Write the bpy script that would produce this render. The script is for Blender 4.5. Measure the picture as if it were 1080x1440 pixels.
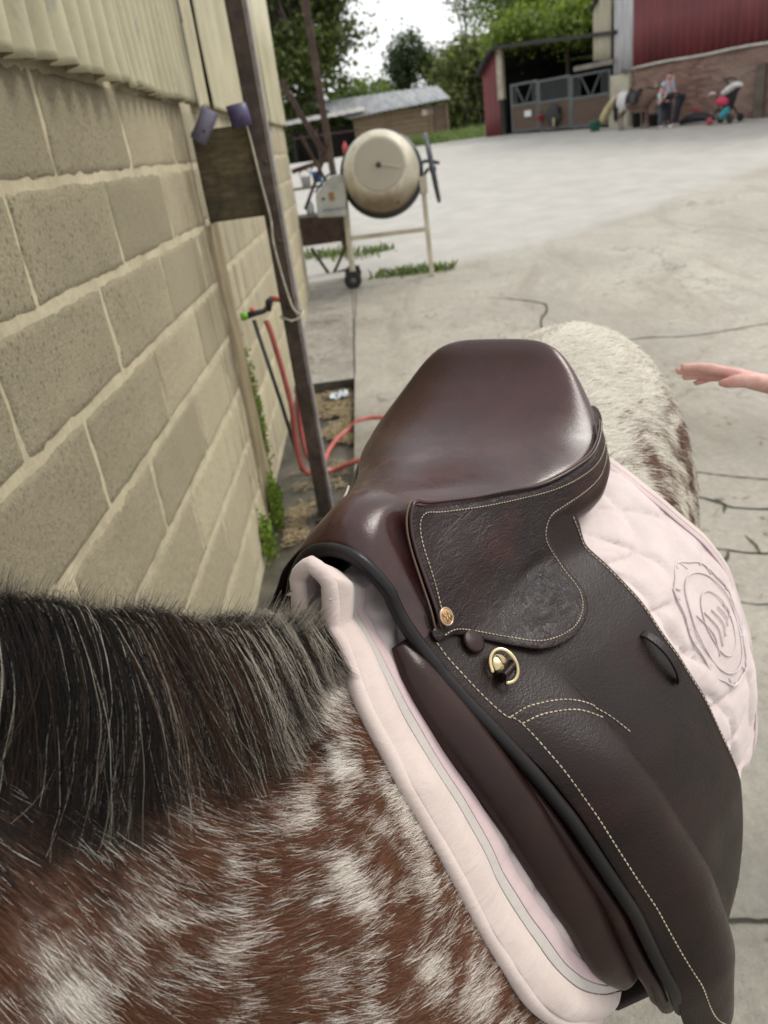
import bpy, bmesh, math, random
import numpy as np
from math import sin, cos, pi, radians, atan2, sqrt, exp, degrees
from mathutils import Vector, Matrix
from mathutils.geometry import delaunay_2d_cdt
random.seed(7); RNG = np.random.default_rng(11)
for o in list(bpy.data.objects): bpy.data.objects.remove(o)
SC = bpy.context.scene; COL = SC.collection

# ------------------------------------------------------------------ camera
cam_d = bpy.data.cameras.new('camera'); cam = bpy.data.objects.new('camera', cam_d); COL.objects.link(cam)
SC.camera = cam
cam_d.sensor_fit = 'VERTICAL'; cam_d.sensor_height = 36; cam_d.lens = 27.0
cam_d.clip_start = .03; cam_d.clip_end = 600
CAMZ = 1.63; PITCH = radians(25.457); YAW = radians(1.671); ROLL = radians(8.0)
_f = Vector((-sin(YAW)*cos(PITCH), cos(YAW)*cos(PITCH), -sin(PITCH)))
_r = Vector((cos(YAW), sin(YAW), 0)); _u = _r.cross(_f)
_r2 = _r*cos(ROLL) - _u*sin(ROLL); _u2 = _u*cos(ROLL) + _r*sin(ROLL)
cam.matrix_world = Matrix(((_r2.x, _u2.x, -_f.x, 0), (_r2.y, _u2.y, -_f.y, 0), (_r2.z, _u2.z, -_f.z, CAMZ), (0, 0, 0, 1)))
cam_d.dof.use_dof = True; cam_d.dof.focus_distance = .66; cam_d.dof.aperture_fstop = 8.0; cam_d.dof.aperture_blades = 0

# ------------------------------------------------------------------ daylight: overcast sky and one soft sun
SUN_EL, SUN_AZ = radians(50), radians(72)      # azimuth from +y clockwise
W = bpy.data.worlds.new('World'); SC.world = W; W.use_nodes = True
wt = W.node_tree; wt.nodes.clear()
sky = wt.nodes.new('ShaderNodeTexSky'); sky.sky_type = 'NISHITA'; sky.sun_disc = False
sky.sun_elevation = SUN_EL; sky.sun_rotation = SUN_AZ; sky.dust_density = 4; sky.air_density = 1.2
mixw = wt.nodes.new('ShaderNodeMix'); mixw.data_type = 'RGBA'; mixw.inputs[0].default_value = .80
mixw.inputs[7].default_value = (10.0, 10.1, 10.2, 1)   # cloud layer
bg = wt.nodes.new('ShaderNodeBackground'); bg.inputs[1].default_value = .10
wo = wt.nodes.new('ShaderNodeOutputWorld')
wt.links.new(sky.outputs[0], mixw.inputs[6]); wt.links.new(mixw.outputs[2], bg.inputs[0]); wt.links.new(bg.outputs[0], wo.inputs[0])
sun_d = bpy.data.lights.new('sun', 'SUN'); sun_d.energy = 1.5; sun_d.angle = radians(22); sun_d.color = (1, .96, .9)
sun = bpy.data.objects.new('sun', sun_d); COL.objects.link(sun)
_sd = Vector((sin(SUN_AZ)*cos(SUN_EL), cos(SUN_AZ)*cos(SUN_EL), sin(SUN_EL)))
sun.rotation_euler = _sd.to_track_quat('Z', 'Y').to_euler(); sun.location = _sd*30
SC.view_settings.view_transform = 'Standard'; SC.view_settings.look = 'None'
SC.view_settings.exposure = 0.54; SC.view_settings.gamma = 1; SC.view_settings.use_curve_mapping = False
SC.cycles.max_bounces = 6; SC.cycles.transparent_max_bounces = 8
try: SC.cycles_curves.shape = 'RIBBONS'
except Exception: pass
try: SC.cycles.use_denoising = True
except Exception: pass

# ------------------------------------------------------------------ scene tree helpers
def link(o, parent=None):
    COL.objects.link(o)
    if parent is not None: o.parent = parent
    return o
def tag(o, label=None, cat=None, group=None, kind=None):
    if label: o['label'] = label
    if cat: o['category'] = cat
    if group: o['group'] = group
    if kind: o['kind'] = kind
    return o
def empty(name, loc=(0, 0, 0), label=None, cat=None, group=None, rz=0):
    e = bpy.data.objects.new(name, None); e.location = loc; e.rotation_euler = (0, 0, rz); e.empty_display_size = .1
    COL.objects.link(e); return tag(e, label, cat, group)
def copy_tree(o, parent=None):
    c = o.copy(); COL.objects.link(c)
    if parent is not None: c.parent = parent
    for ch in list(o.children): copy_tree(ch, c)
    return c

class MB:
    """collects verts and faces, links them as one mesh object"""
    def __init__(self): self.v = []; self.f = []; self.at = {}
    def add(self, vs, fs):
        b = len(self.v); self.v += [tuple(map(float, p)) for p in vs]; self.f += [tuple(i + b for i in f) for f in fs]
    def box(self, c, s, rz=0, M=None):
        hx, hy, hz = s[0]/2, s[1]/2, s[2]/2; vs = []
        for x in (-hx, hx):
            for y in (-hy, hy):
                for z in (-hz, hz):
                    p = Vector((x, y, z))
                    if M is not None: p = M @ p
                    elif rz: p = Vector((x*cos(rz) - y*sin(rz), x*sin(rz) + y*cos(rz), z))
                    vs.append((p[0] + c[0], p[1] + c[1], p[2] + c[2]))
        self.add(vs, [(0, 1, 3, 2), (4, 6, 7, 5), (0, 4, 5, 1), (2, 3, 7, 6), (0, 2, 6, 4), (1, 5, 7, 3)]); return self
    def bar(self, a, b, w, h=None, up=(0, 0, 1)):
        a = Vector(a); b = Vector(b); h = h or w; d = (b - a); L = d.length; d.normalize()
        u = Vector(up); s = d.cross(u)
        if s.length < 1e-4: s = d.cross(Vector((1, 0, 0)))
        s.normalize(); u = s.cross(d); M = Matrix((s, d, u)).transposed()
        return self.box((a + b)/2, (w, L, h), M=M)
    def tube(self, pts, r, n=8, caps=True, flat=1.0, up=None, closed=False):
        P = [Vector(p) for p in pts]; N = len(P); R = r if hasattr(r, '__len__') else [r]*N
        vs = []; side = None
        for i in range(N):
            if closed: t = P[(i + 1) % N] - P[i - 1]
            else: t = P[min(i + 1, N - 1)] - P[max(i - 1, 0)]
            t.normalize()
            if up is not None: side = t.cross(up[i] if isinstance(up, list) else Vector(up))
            elif side is None:
                side = t.cross(Vector((0, 0, 1)))
                if side.length < .1: side = t.cross(Vector((1, 0, 0)))
            else: side = side - t*side.dot(t)
            side.normalize(); w = side.cross(t)
            for k in range(n):
                a = 2*pi*k/n; vs.append(P[i] + side*cos(a)*R[i] + w*sin(a)*R[i]*flat)
        fs = []
        for i in range(N if closed else N - 1):
            j = (i + 1) % N
            for k in range(n): fs.append((i*n + k, i*n + (k + 1) % n, j*n + (k + 1) % n, j*n + k))
        if caps and not closed: fs += [tuple(range(n))[::-1], tuple((N - 1)*n + k for k in range(n))]
        self.add(vs, fs); return self
    def lathe(self, prof, o, ax, n=24, caps=True):
        """prof: (radius, distance along the axis)"""
        ax = Vector(ax).normalized(); s = ax.cross(Vector((0, 0, 1)))
        if s.length < .05: s = ax.cross(Vector((1, 0, 0)))
        s.normalize(); w = ax.cross(s); o = Vector(o); vs = []
        for r, h in prof:
            for k in range(n):
                a = 2*pi*k/n; vs.append(o + ax*h + (s*cos(a) + w*sin(a))*r)
        fs = [(i*n + k, i*n + (k + 1) % n, (i + 1)*n + (k + 1) % n, (i + 1)*n + k) for i in range(len(prof) - 1) for k in range(n)]
        if caps: fs += [tuple(range(n))[::-1], tuple((len(prof) - 1)*n + k for k in range(n))]
        self.add(vs, fs); return self
    def grid(self, G, flip=False):
        G = np.asarray(G); n, m = G.shape[:2]
        fs = [(i*m + j, i*m + j + 1, (i + 1)*m + j + 1, (i + 1)*m + j) for i in range(n - 1) for j in range(m - 1)]
        if flip: fs = [f[::-1] for f in fs]
        self.add(G.reshape(-1, 3), fs); return self
    def quad(self, *p): self.add(p, [tuple(range(len(p)))]); return self
    def mesh(self, name, smooth=False):
        me = bpy.data.meshes.new(name); me.from_pydata(self.v, [], self.f); me.validate(); me.update()
        if smooth: me.polygons.foreach_set('use_smooth', [True]*len(me.polygons))
        return me
    def build(self, name, m, parent=None, smooth=False, bevel=0, seg=2, solid=0, off=-1, sub=0, fix=True):
        me = self.mesh(name, smooth)
        if fix:
            b = bmesh.new(); b.from_mesh(me); bmesh.ops.recalc_face_normals(b, faces=b.faces); b.to_mesh(me); b.free()
        me.materials.append(m); o = bpy.data.objects.new(name, me); link(o, parent)
        if parent is not None and parent.type == 'EMPTY' or parent is not None: o.matrix_parent_inverse = world_inv(parent)
        if solid:
            s = o.modifiers.new('solid', 'SOLIDIFY'); s.thickness = solid; s.offset = off
        if bevel:
            s = o.modifiers.new('bevel', 'BEVEL'); s.width = bevel; s.segments = seg; s.limit_method = 'ANGLE'; s.angle_limit = radians(35)
            if smooth: s.harden_normals = False
        if sub:
            s = o.modifiers.new('sub', 'SUBSURF'); s.levels = sub; s.render_levels = sub
        return o
def world_inv(p):
    M = Matrix.Identity(4); chain = []
    while p is not None: chain.append(p); p = p.parent
    for q in reversed(chain):
        M = M @ q.matrix_parent_inverse @ Matrix.LocRotScale(q.location, q.rotation_euler, q.scale)
    return M.inverted()

def cr(pts, n=8, closed=False):
    """Catmull-Rom through points -> dense list"""
    P = [np.asarray(p, float) for p in pts]; N = len(P); out = []
    rng = range(N) if closed else range(N - 1)
    for i in rng:
        p0 = P[i - 1] if (closed or i > 0) else 2*P[0] - P[1]
        p1 = P[i]; p2 = P[(i + 1) % N]
        p3 = P[(i + 2) % N] if (closed or i + 2 < N) else 2*P[-1] - P[-2]
        for k in range(n):
            t = k/n
            out.append(.5*((2*p1) + (-p0 + p2)*t + (2*p0 - 5*p1 + 4*p2 - p3)*t*t + (-p0 + 3*p1 - 3*p2 + p3)*t**3))
    if not closed: out.append(P[-1])
    return np.array(out)
def resample(P, step, closed=False):
    P = np.asarray(P, float)
    if closed: P = np.vstack([P, P[:1]])
    d = np.concatenate([[0], np.cumsum(np.linalg.norm(np.diff(P, axis=0), axis=1))])
    n = max(3, int(round(d[-1]/step))); t = np.linspace(0, d[-1], n + 1)
    Q = np.stack([np.interp(t, d, P[:, k]) for k in range(P.shape[1])], 1)
    return Q[:-1] if closed else Q

# value noise (numpy)
_perm = RNG.permutation(4096)
def _h(ix, iy, iz): return (_perm[(ix + _perm[(iy + _perm[iz & 4095]) & 4095]) & 4095])/4095.0
def vnoise(p, sc=1.0):
    p = np.asarray(p, float)*sc; i = np.floor(p).astype(int); f = p - i; f = f*f*(3 - 2*f); r = 0
    for a in (0, 1):
        for b in (0, 1):
            for c in (0, 1):
                w = (f[..., 0] if a else 1 - f[..., 0])*(f[..., 1] if b else 1 - f[..., 1])*(f[..., 2] if c else 1 - f[..., 2])
                r = r + w*_h(i[..., 0] + a, i[..., 1] + b, i[..., 2] + c)
    return r
def fbm(p, sc=1., oc=3): return sum(vnoise(np.asarray(p) + 7.3*k, sc*2**k)*.5**k for k in range(oc))/sum(.5**k for k in range(oc))
def sstep(a, b, x): t = np.clip((x - a)/(b - a), 0, 1); return t*t*(3 - 2*t)

# ------------------------------------------------------------------ materials
class NT:
    def __init__(self, name):
        self.m = bpy.data.materials.new(name); self.m.use_nodes = True; self.t = self.m.node_tree; self.t.nodes.clear()
        self.out = self.n('ShaderNodeOutputMaterial'); self.b = self.n('ShaderNodeBsdfPrincipled'); self.l(self.b.outputs[0], self.out.inputs[0])
    def n(self, k, **kw):
        x = self.t.nodes.new(k)
        for a, v in kw.items(): setattr(x, a, v)
        return x
    def l(self, a, b): self.t.links.new(a, b)
    def set(self, **kw):
        for k, v in kw.items(): self.b.inputs[k.replace('_', ' ')].default_value = v
        return self
    def co(self, scale=(1, 1, 1), rot=(0, 0, 0), rnd=False, gen=False):
        tc = self.n('ShaderNodeTexCoord'); mp = self.n('ShaderNodeMapping'); mp.inputs['Scale'].default_value = scale; mp.inputs['Rotation'].default_value = rot
        src = tc.outputs['Object']
        if rnd:
            oi = self.n('ShaderNodeObjectInfo'); ad = self.n('ShaderNodeVectorMath', operation='MULTIPLY_ADD')
            ad.inputs[1].default_value = (37, 53, 71); ad.inputs[2].default_value = (0, 0, 0)
            cb = self.n('ShaderNodeCombineXYZ')
            for k in range(3): self.l(oi.outputs['Random'], cb.inputs[k])
            self.l(cb.outputs[0], ad.inputs[0]); a2 = self.n('ShaderNodeVectorMath', operation='ADD'); self.l(src, a2.inputs[0]); self.l(ad.outputs[0], a2.inputs[1]); src = a2.outputs[0]
        self.l(src, mp.inputs[0]); return mp.outputs[0]
    def noise(self, co, sc, det=4, rough=.55, dist=0):
        x = self.n('ShaderNodeTexNoise'); x.inputs['Scale'].default_value = sc; x.inputs['Detail'].default_value = det
        x.inputs['Roughness'].default_value = rough; x.inputs['Distortion'].default_value = dist; self.l(co, x.inputs['Vector']); return x.outputs[0]
    def vor(self, co, sc, feat='F1', out=0):
        x = self.n('ShaderNodeTexVoronoi'); x.feature = feat; x.inputs['Scale'].default_value = sc; self.l(co, x.inputs['Vector']); return x.outputs[out]
    def ramp(self, v, *st):
        x = self.n('ShaderNodeValToRGB'); e = x.color_ramp.elements
        while len(e) < len(st): e.new(.5)
        for k, (p, c) in enumerate(st):
            e[k].position = p; e[k].color = (c, c, c, 1) if not hasattr(c, '__len__') else (*c, 1)
        self.l(v, x.inputs[0]); return x.outputs[0]
    def mix(self, f, a, b, mode='MIX'):
        x = self.n('ShaderNodeMix'); x.data_type = 'RGBA'; x.blend_type = mode
        for sock, v in ((x.inputs[0], f), (x.inputs[6], a), (x.inputs[7], b)):
            if hasattr(v, 'links'): self.l(v, sock)
            elif hasattr(v, '__len__'): sock.default_value = (*v, 1)
            else: sock.default_value = v
        return x.outputs[2]
    def math(self, op, a, b=0.0):
        x = self.n('ShaderNodeMath', operation=op)
        for s, v in ((x.inputs[0], a), (x.inputs[1], b)):
            if hasattr(v, 'links'): self.l(v, s)
            else: s.default_value = v
        return x.outputs[0]
    def attr(self, name, fac=False):
        x = self.n('ShaderNodeAttribute'); x.attribute_name = name; return x.outputs['Fac' if fac else 'Color']
    def color(self, c): self.l(c, self.b.inputs['Base Color']); return self
    def rough(self, c): self.l(c, self.b.inputs['Roughness']); return self
    def bump(self, h, st=.5, d=.005, chain=None):
        x = self.n('ShaderNodeBump'); x.inputs['Strength'].default_value = st; x.inputs['Distance'].default_value = d
        self.l(h, x.inputs['Height'])
        if chain is not None: self.l(chain, x.inputs['Normal'])
        self.l(x.outputs[0], self.b.inputs['Normal']); return x.outputs[0]

def simple(name, c, c2=None, sc=8, rough=.7, bump=0, bsc=None, metal=0, stretch=(1, 1, 1), spec=.5, d=.004, rnd=True, lo=.35, hi=.68):
    """two-tone noisy colour with a little relief"""
    t = NT(name); co = t.co(stretch, rnd=rnd)
    c2 = c2 or tuple(x*.62 for x in c)
    t.color(t.ramp(t.noise(co, sc, 5), (lo, c2), (hi, c)))
    t.set(Roughness=rough, Metallic=metal); t.b.inputs['Specular IOR Level'].default_value = spec
    if bump: t.bump(t.noise(co, bsc or sc*4, 4), bump, d)
    return t.m
# ---- horse / saddle shape functions (horse frame: s to the tail, l to the near side, z up)
def interp_s(xk, yk, x):
    """smooth (Catmull-Rom) interpolation through knots"""
    xk = np.asarray(xk, float); yk = np.asarray(yk, float); x = np.clip(np.asarray(x, float), xk[0], xk[-1])
    m = np.gradient(yk, xk)
    i = np.clip(np.searchsorted(xk, x) - 1, 0, len(xk) - 2)
    h = xk[i + 1] - xk[i]; t = (x - xk[i]) / h
    return ((2*t**3 - 3*t**2 + 1)*yk[i] + (t**3 - 2*t**2 + t)*h*m[i] + (-2*t**3 + 3*t**2)*yk[i + 1] + (t**3 - t**2)*h*m[i + 1])

TK = [0, .012, .03, .06, .1, .15, .2, .3, .4, .5, .66]
BS = [-.10, 0., .15, .30, .50, .65, .80, .92, 1.0]
BZ = [1.270, 1.248, 1.225, 1.222, 1.255, 1.292, 1.306, 1.280, 1.215]
BL = [[0, .016, .028, .048, .076, .107, .135, .178, .203, .208, .12],
      [0, .018, .034, .062, .095, .130, .160, .207, .236, .243, .14],
      [0, .036, .066, .110, .152, .190, .220, .258, .277, .278, .16],
      [0, .046, .086, .138, .186, .225, .252, .289, .304, .302, .17],
      [0, .044, .080, .130, .176, .216, .243, .277, .289, .282, .15],
      [0, .052, .086, .126, .162, .194, .215, .241, .249, .240, .14],
      [0, .058, .090, .127, .157, .184, .204, .226, .231, .222, .14],
      [0, .048, .074, .104, .130, .153, .170, .192, .198, .192, .13],
      [0, .022, .040, .065, .088, .110, .125, .145, .152, .150, .10]]

def zt(s): return interp_s(BS, BZ, s)
_SG = np.linspace(-.10, 1.0, 111); _TG = np.linspace(0, .66, 133)
_rows = np.array([[np.interp(t, TK, r) for t in _TG] for r in BL])
_k = np.array([1, 2, 3, 2, 1.]) / 9
_rows = np.array([np.concatenate([r[:2], np.convolve(r, _k, 'valid'), r[-2:]]) for r in _rows])
_LB = np.array([interp_s(BS, _rows[:, j], _SG) for j in range(len(_TG))]).T

def lb(s, z):
    """half width of the horse's trunk at station s, height z"""
    s = np.asarray(s, float); z = np.asarray(z, float)
    t = np.clip(zt(s) - z, 0, .659)
    a = np.clip((s + .10) / .01, 0, 109.999); i = a.astype(int); fa = a - i
    b = np.clip(t / .005, 0, 131.999); j = b.astype(int); fb = b - j
    v = (_LB[i, j]*(1-fa)*(1-fb) + _LB[i+1, j]*fa*(1-fb) + _LB[i, j+1]*(1-fa)*fb + _LB[i+1, j+1]*fa*fb)
    # in front of the withers the chest narrows gently
    return v * (1 - .9*np.clip(-.10 - s, 0, .25))

ES = [-.02, 0, .03, .075, .10, .15, .20, .25, .30, .35, .40, .43, .45, .465]
EW = [.034, .040, .036, .031, .042, .066, .090, .115, .138, .150, .144, .127, .108, .08]
EZ = [1.288, 1.292, 1.312, 1.322, 1.310, 1.293, 1.280, 1.268, 1.268, 1.272, 1.293, 1.313, 1.331, 1.35]
def hw(s): return interp_s(ES, EW, s)
def ze(s): return interp_s(ES, EZ, s)
def smax(a, b, k=.012): return .5*(a + b + np.sqrt((a - b)**2 + k*k))

def pad_l(s, z, off=.013): return lb(s, z - off*.4) + off
def tree_l(s, z, off=0.):
    """outer leather surface: falls from the seat rim, then follows the horse outside pad and panel"""
    s = np.asarray(s, float); z = np.asarray(z, float)
    d = np.clip(ze(s) - z, 0, 1)
    sl = np.interp(s, [-.02, 0, .03, .075, .15, .25, .3, .45], [.42, .42, .48, .56, .46, .30, .22, .2])
    d = d/(1 + (d/.17)**3)**(1/3)
    up = hw(s) + sl*d + .3*d*d
    dn = lb(s, z) + np.interp(z, [.74, .85, .95, 1.1, 1.2], [.074, .072, .066, .052, .040])
    return smax(up, dn) + off

# ------------------------------------------------------------------ ground
GY = [-50, 4, 5.8, 8.6, 12, 16, 20, 24, 28, 30, 40, 60, 400]; GZ = [0, 0, .03, .25, .47, .73, .97, 1.19, 1.365, 1.37, 1.27, 1.25, 1.25]
def gz(y): return float(np.interp(y, GY, GZ))
_lines = cr([(-2, 8.9), (.034, 9.1), (.93, 9.15), (3.09, 10.35), (6.33, 12.99), (12, 17)], 8)
def far_of_line(x, y): return y - np.interp(x, _lines[:, 0], _lines[:, 1])

def m_concrete():
    t = NT('concrete_yard'); co = t.co()
    big = t.noise(co, .45, 5, .6, .4); mid = t.noise(co, 2.3, 6, .65, .3); fine = t.noise(co, 26, 6, .7); st = t.noise(t.co((1, .35, 1), (0, 0, .5)), 1.5, 6, .7, 1.0)
    base = t.ramp(big, (.32, (.285, .262, .215)), (.66, (.43, .402, .335)))
    base = t.mix(t.ramp(st, (.52, 0), (.72, .7)), base, (.19, .165, .115))
    base = t.mix(t.ramp(mid, (.3, .55), (.52, 0)), base, (.25, .235, .20))
    base = t.mix(t.ramp(fine, (.35, .42), (.6, 0)), base, (.18, .165, .14))
    wco = t.n('ShaderNodeVectorMath', operation='ADD'); t.l(co, wco.inputs[0]); nz = t.n('ShaderNodeTexNoise'); nz.inputs['Scale'].default_value = 3.5; nz.inputs['Detail'].default_value = 6; t.l(co, nz.inputs['Vector']); t.l(nz.outputs['Color'], wco.inputs[1])
    ed = t.vor(wco.outputs[0], .55, 'DISTANCE_TO_EDGE'); base = t.mix(t.math('MULTIPLY', t.ramp(ed, (.0, 1), (.006, .7), (.014, 0)), t.ramp(t.noise(co, .9, 3), (.48, 0), (.6, .75))), base, (.10, .092, .07))
    grit = t.vor(co, 95); base = t.mix(t.math('MULTIPLY', t.ramp(grit, (.10, 1), (.24, 0)), t.ramp(t.noise(co, 3, 4, .7), (.42, .1), (.62, .8))), base, (.13, .115, .085))
    spots = t.vor(co, 2.6); base = t.mix(t.math('MULTIPLY', t.ramp(spots, (.05, .55), (.16, 0)), t.ramp(fine, (.4, 1), (.62, .2))), base, (.15, .14, .115))
    base = t.mix(t.ramp(t.noise(t.co((1, .6, 1), (0, 0, 1)), .8, 7, .75, .6), (.55, 0), (.70, .5)), base, (.23, .20, .145))
    # the older, greyer slab at the back of the yard and the damp patch by the wall
    grey = t.mix(t.ramp(mid, (.35, 0), (.65, 1)), (.335, .322, .29), (.415, .40, .362))
    base = t.mix(t.attr('grey', True), base, grey)
    base = t.mix(t.attr('damp', True), base, t.mix(1, base, (.45, .44, .40), 'MULTIPLY'))
    t.color(base); t.rough(t.ramp(mid, (.3, .62), (.7, .9)))
    n1 = t.bump(t.noise(co, 90, 5, .7), .5, .004); t.bump(t.noise(co, 6, 8, .72), .8, .02, n1)
    return t.m
M_CONC = m_concrete()
def m_gutter():
    t = NT('wet_drain_concrete'); co = t.co()
    base = t.ramp(t.noise(co, 3, 6, .65, .5), (.3, (.022, .020, .014)), (.5, (.058, .053, .038)), (.72, (.13, .115, .085)))
    t.color(base); t.rough(t.ramp(t.noise(co, 2, 3), (.4, .25), (.65, .85))); t.bump(t.noise(co, 22, 8, .7), .7, .01)
    return t.m
M_GUT = m_gutter()
def m_strip():
    t = NT('wall_strip_concrete'); co = t.co()
    base = t.ramp(t.noise(co, 1.6, 6, .65, .5), (.3, (.16, .145, .115)), (.55, (.30, .285, .25)), (.75, (.37, .36, .325)))
    base = t.mix(t.ramp(t.noise(co, 22, 5, .7), (.34, .5), (.6, 0)), base, (.14, .12, .09))
    t.color(base); t.set(Roughness=.8); t.bump(t.noise(co, 26, 8, .7), .6, .01)
    return t.m
M_STRIP = m_strip()
M_DIRT = simple('crack_dirt', (.085, .078, .055), (.035, .033, .022), 12, .95, .6)
M_MOSS = simple('crack_moss', (.09, .095, .04), (.05, .045, .03), 14, .95, .6)

def ground_sheet(name, xs, ys, m, dz=0.0, kind='structure', wob=0.0):
    X, Y = np.meshgrid(xs, ys); Z = np.interp(Y, GY, GZ) + dz
    P = np.stack([X, Y, Z], -1)
    if wob: P[..., 2] += (fbm(P*[1, 1, 0], 1.3) - .5)*wob
    b = MB(); b.grid(P); o = b.build(name, m, smooth=True, fix=False); tag(o, kind=kind)
    q = P.reshape(-1, 3); d = far_of_line(q[:, 0], q[:, 1])
    gr = sstep(-.15, .35, d + (fbm(q, .9) - .5)*.5)
    dm = sstep(.50, .66, fbm(q*[1, 1.5, 1] + 3, .8)) * sstep(9.5, 6, q[:, 1])*.75*sstep(2.6, .6, q[:, 0])
    dm = np.maximum(dm, .8*sstep(.3, -.2, q[:, 0])*sstep(5.5, 3.8, q[:, 1]))
    for nm, v in (('grey', gr*.9), ('damp', dm)):
        a = o.data.attributes.new(nm, 'FLOAT', 'POINT'); a.data.foreach_set('value', np.asarray(v, np.float32))
    return o
_xs = np.concatenate([[-.25], np.linspace(-.1, 8, 82), np.linspace(8.5, 14, 12), [18, 24, 32, 45, 70, 120]])
_ys = np.concatenate([[-40, -20, -8, -3, -1, 0], np.linspace(.2, 9.2, 91)])
ground_sheet('yard_concrete', _xs, _ys, M_CONC)
_xs2 = np.concatenate([[-120, -70, -40, -20, -12, -8, -5, -3, -2, -1.2, -.7, -.25], np.linspace(-.1, 8, 55), np.linspace(8.5, 14, 12), [18, 24, 32, 45, 70, 120]])
_ys2 = np.concatenate([np.linspace(9.2, 30, 90), [32, 36, 40]])
ground_sheet('yard_concrete', _xs2, _ys2, M_CONC)
M_FIELD = simple('field_grass', (.085, .10, .04), (.045, .06, .025), 1.2, .95, .5)
ground_sheet('ground', np.array([-400, -200, -120, -60, -30, -10, 0, 10, 30, 60, 120, 200, 400.]), np.array([-60, -20, 0, 4, 5.8, 8.6, 12, 16, 20, 24, 28, 34, 40, 60, 100, 200, 400.]), M_FIELD, dz=-.14)
ground_sheet('wall_strip_pavement', np.linspace(-1.0, -.256, 14), np.linspace(5.8, 9.2, 36), M_STRIP, dz=.004, wob=.012)
ground_sheet('drain_channel', np.linspace(-1.0, -.2, 14), np.linspace(-3, 5.9, 70), M_GUT, dz=-.075, wob=.03)
b = MB(); ys = np.linspace(-3, 5.8, 60)
rg = np.random.default_rng(3)
b.grid([[(-.25 + (fbm([(0, y*1.0, k)], 6)[0] - .5)*.02*(k > 0), y, gz(y) - .12*k/2 + .001) for k in range(3)] for y in ys])
tag(b.build('channel_edge', M_GUT, smooth=True), kind='structure')
b = MB(); b.grid([[(x, 5.8 - .012*(fbm([(x, 0, k)], 9)[0])*(k > 0), gz(5.8) + .004 - .1*k/2) for k in range(3)] for x in np.linspace(-1.0, -.256, 16)])
tag(b.build('channel_end', M_GUT, smooth=True), kind='structure')

def ribbon(name, pts, w, m, dz=.004, jit=.012, parent=None, sub=7):
    P = cr([np.array([x, y, 0.]) for x, y in pts], sub); n = len(P); L = []; R = []
    for i, p in enumerate(P):
        t = P[min(i + 1, n - 1)] - P[max(i - 1, 0)]; t /= (np.linalg.norm(t) + 1e-9); s = np.array([-t[1], t[0], 0])
        j = (fbm([p*1.0], 14)[0] - .5)*jit*2 + (fbm([p + 5.], 45)[0] - .5)*jit; ww = w*(.35 + 1.3*fbm([p + 9.], 30)[0])*min(1, .3 + 3*min(i, n - 1 - i)/n)
        for S, q in ((L, 1), (R, -1)):
            v = p + s*(j + q*ww/2); S.append((v[0], v[1], gz(v[1]) + dz))
    b = MB(); b.grid([[l, r] for l, r in zip(L, R)]); o = b.build(name, m, parent, fix=False); tag(o, kind='structure'); return o
CR = [([(1.33, 3.47), (1.44, 3.42), (1.56, 3.33), (1.74, 3.22), (2.1, 3.15)], .009, M_DIRT), ([(1.2, 3.22), (1.34, 3.15), (1.46, 3.0), (1.6, 2.95), (2.0, 2.8)], .012, M_DIRT),
      ([(1.05, 2.83), (1.16, 2.75), (1.28, 2.65), (1.42, 2.6), (1.9, 2.5)], .011, M_DIRT), ([(1.26, 2.66), (1.20, 2.57), (1.12, 2.50), (1.0, 2.42)], .020, M_MOSS),
      ([(1.38, 2.97), (1.41, 3.05), (1.40, 3.12)], .012, M_MOSS), ([(1.36, 2.60), (1.375, 2.68), (1.37, 2.76)], .010, M_MOSS), ([(.9, 2.36), (1.10, 2.314), (1.24, 2.27), (1.7, 2.2)], .006, M_DIRT),
      ([(.5, 1.17), (.6, 1.12), (.69, 1.10), (.9, 1.04)], .012, M_DIRT), ([(1.06, 7.55), (1.3, 7.35), (1.50, 7.1), (1.47, 6.85), (1.37, 6.6), (1.3, 6.2)], .02, M_DIRT),
      ([(1.7, 5.85), (2.0, 5.85), (2.35, 5.75), (2.95, 5.81), (3.6, 5.9)], .014, M_DIRT), ([(-.24, 5.9), (-.245, 7), (-.22, 8), (-.21, 9.1)], .009, M_DIRT)]
for pts, w, m in CR: ribbon('ground_crack', pts, w, m)

# loose straw and leaf litter in the drain, weeds along the slab joints
def litter(name, boxes, n, L, cols, seed, dz, kind='stuff', label=None):
    r = np.random.default_rng(seed); b = MB(); tone = []
    for _ in range(n):
        x0, x1, y0, y1 = boxes[r.integers(len(boxes))]; x = x0 + (x1 - x0)*r.random(); y = y0 + (y1 - y0)*r.random()
        if fbm([(x, y, 2.)], 5)[0] + .22*(r.random() - .5) < .52: continue
        a = r.random()*pi; l = L*(.4 + r.random()); w = .0025 + .002*r.random(); z = gz(y) + dz + r.random()*.012
        dx, dy = cos(a)*l/2, sin(a)*l/2; tl = (r.random() - .5)*.5*l
        b.quad((x - dx - w*sin(a), y - dy + w*cos(a), z - tl*.3), (x + dx - w*sin(a), y + dy + w*cos(a), z + tl*.3), (x + dx + w*sin(a), y + dy - w*cos(a), z + tl*.3), (x - dx + w*sin(a), y - dy - w*cos(a), z - tl*.3))
    o = b.build(name, cols, fix=False); tag(o, kind=kind); return o
M_STRAW = simple('straw', (.36, .28, .15), (.17, .13, .07), 40, .8)
litter('straw_litter', [(-.62, -.27, 4.0, 5.75), (-.6, -.3, 3.3, 4.0), (-.66, -.5, 4.2, 5.7), (-.45, -.27, 4.6, 5.7)], 4200, .06, M_STRAW, 4, -.058)
litter('straw_litter', [(.6, 2.6, 1.0, 5.0)], 520, .035, M_STRAW, 9, .005)
litter('straw_litter', [(-.66, -.3, 6, 9), (.2, 3, 4.5, 9)], 700, .05, M_STRAW, 5, .006)
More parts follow.
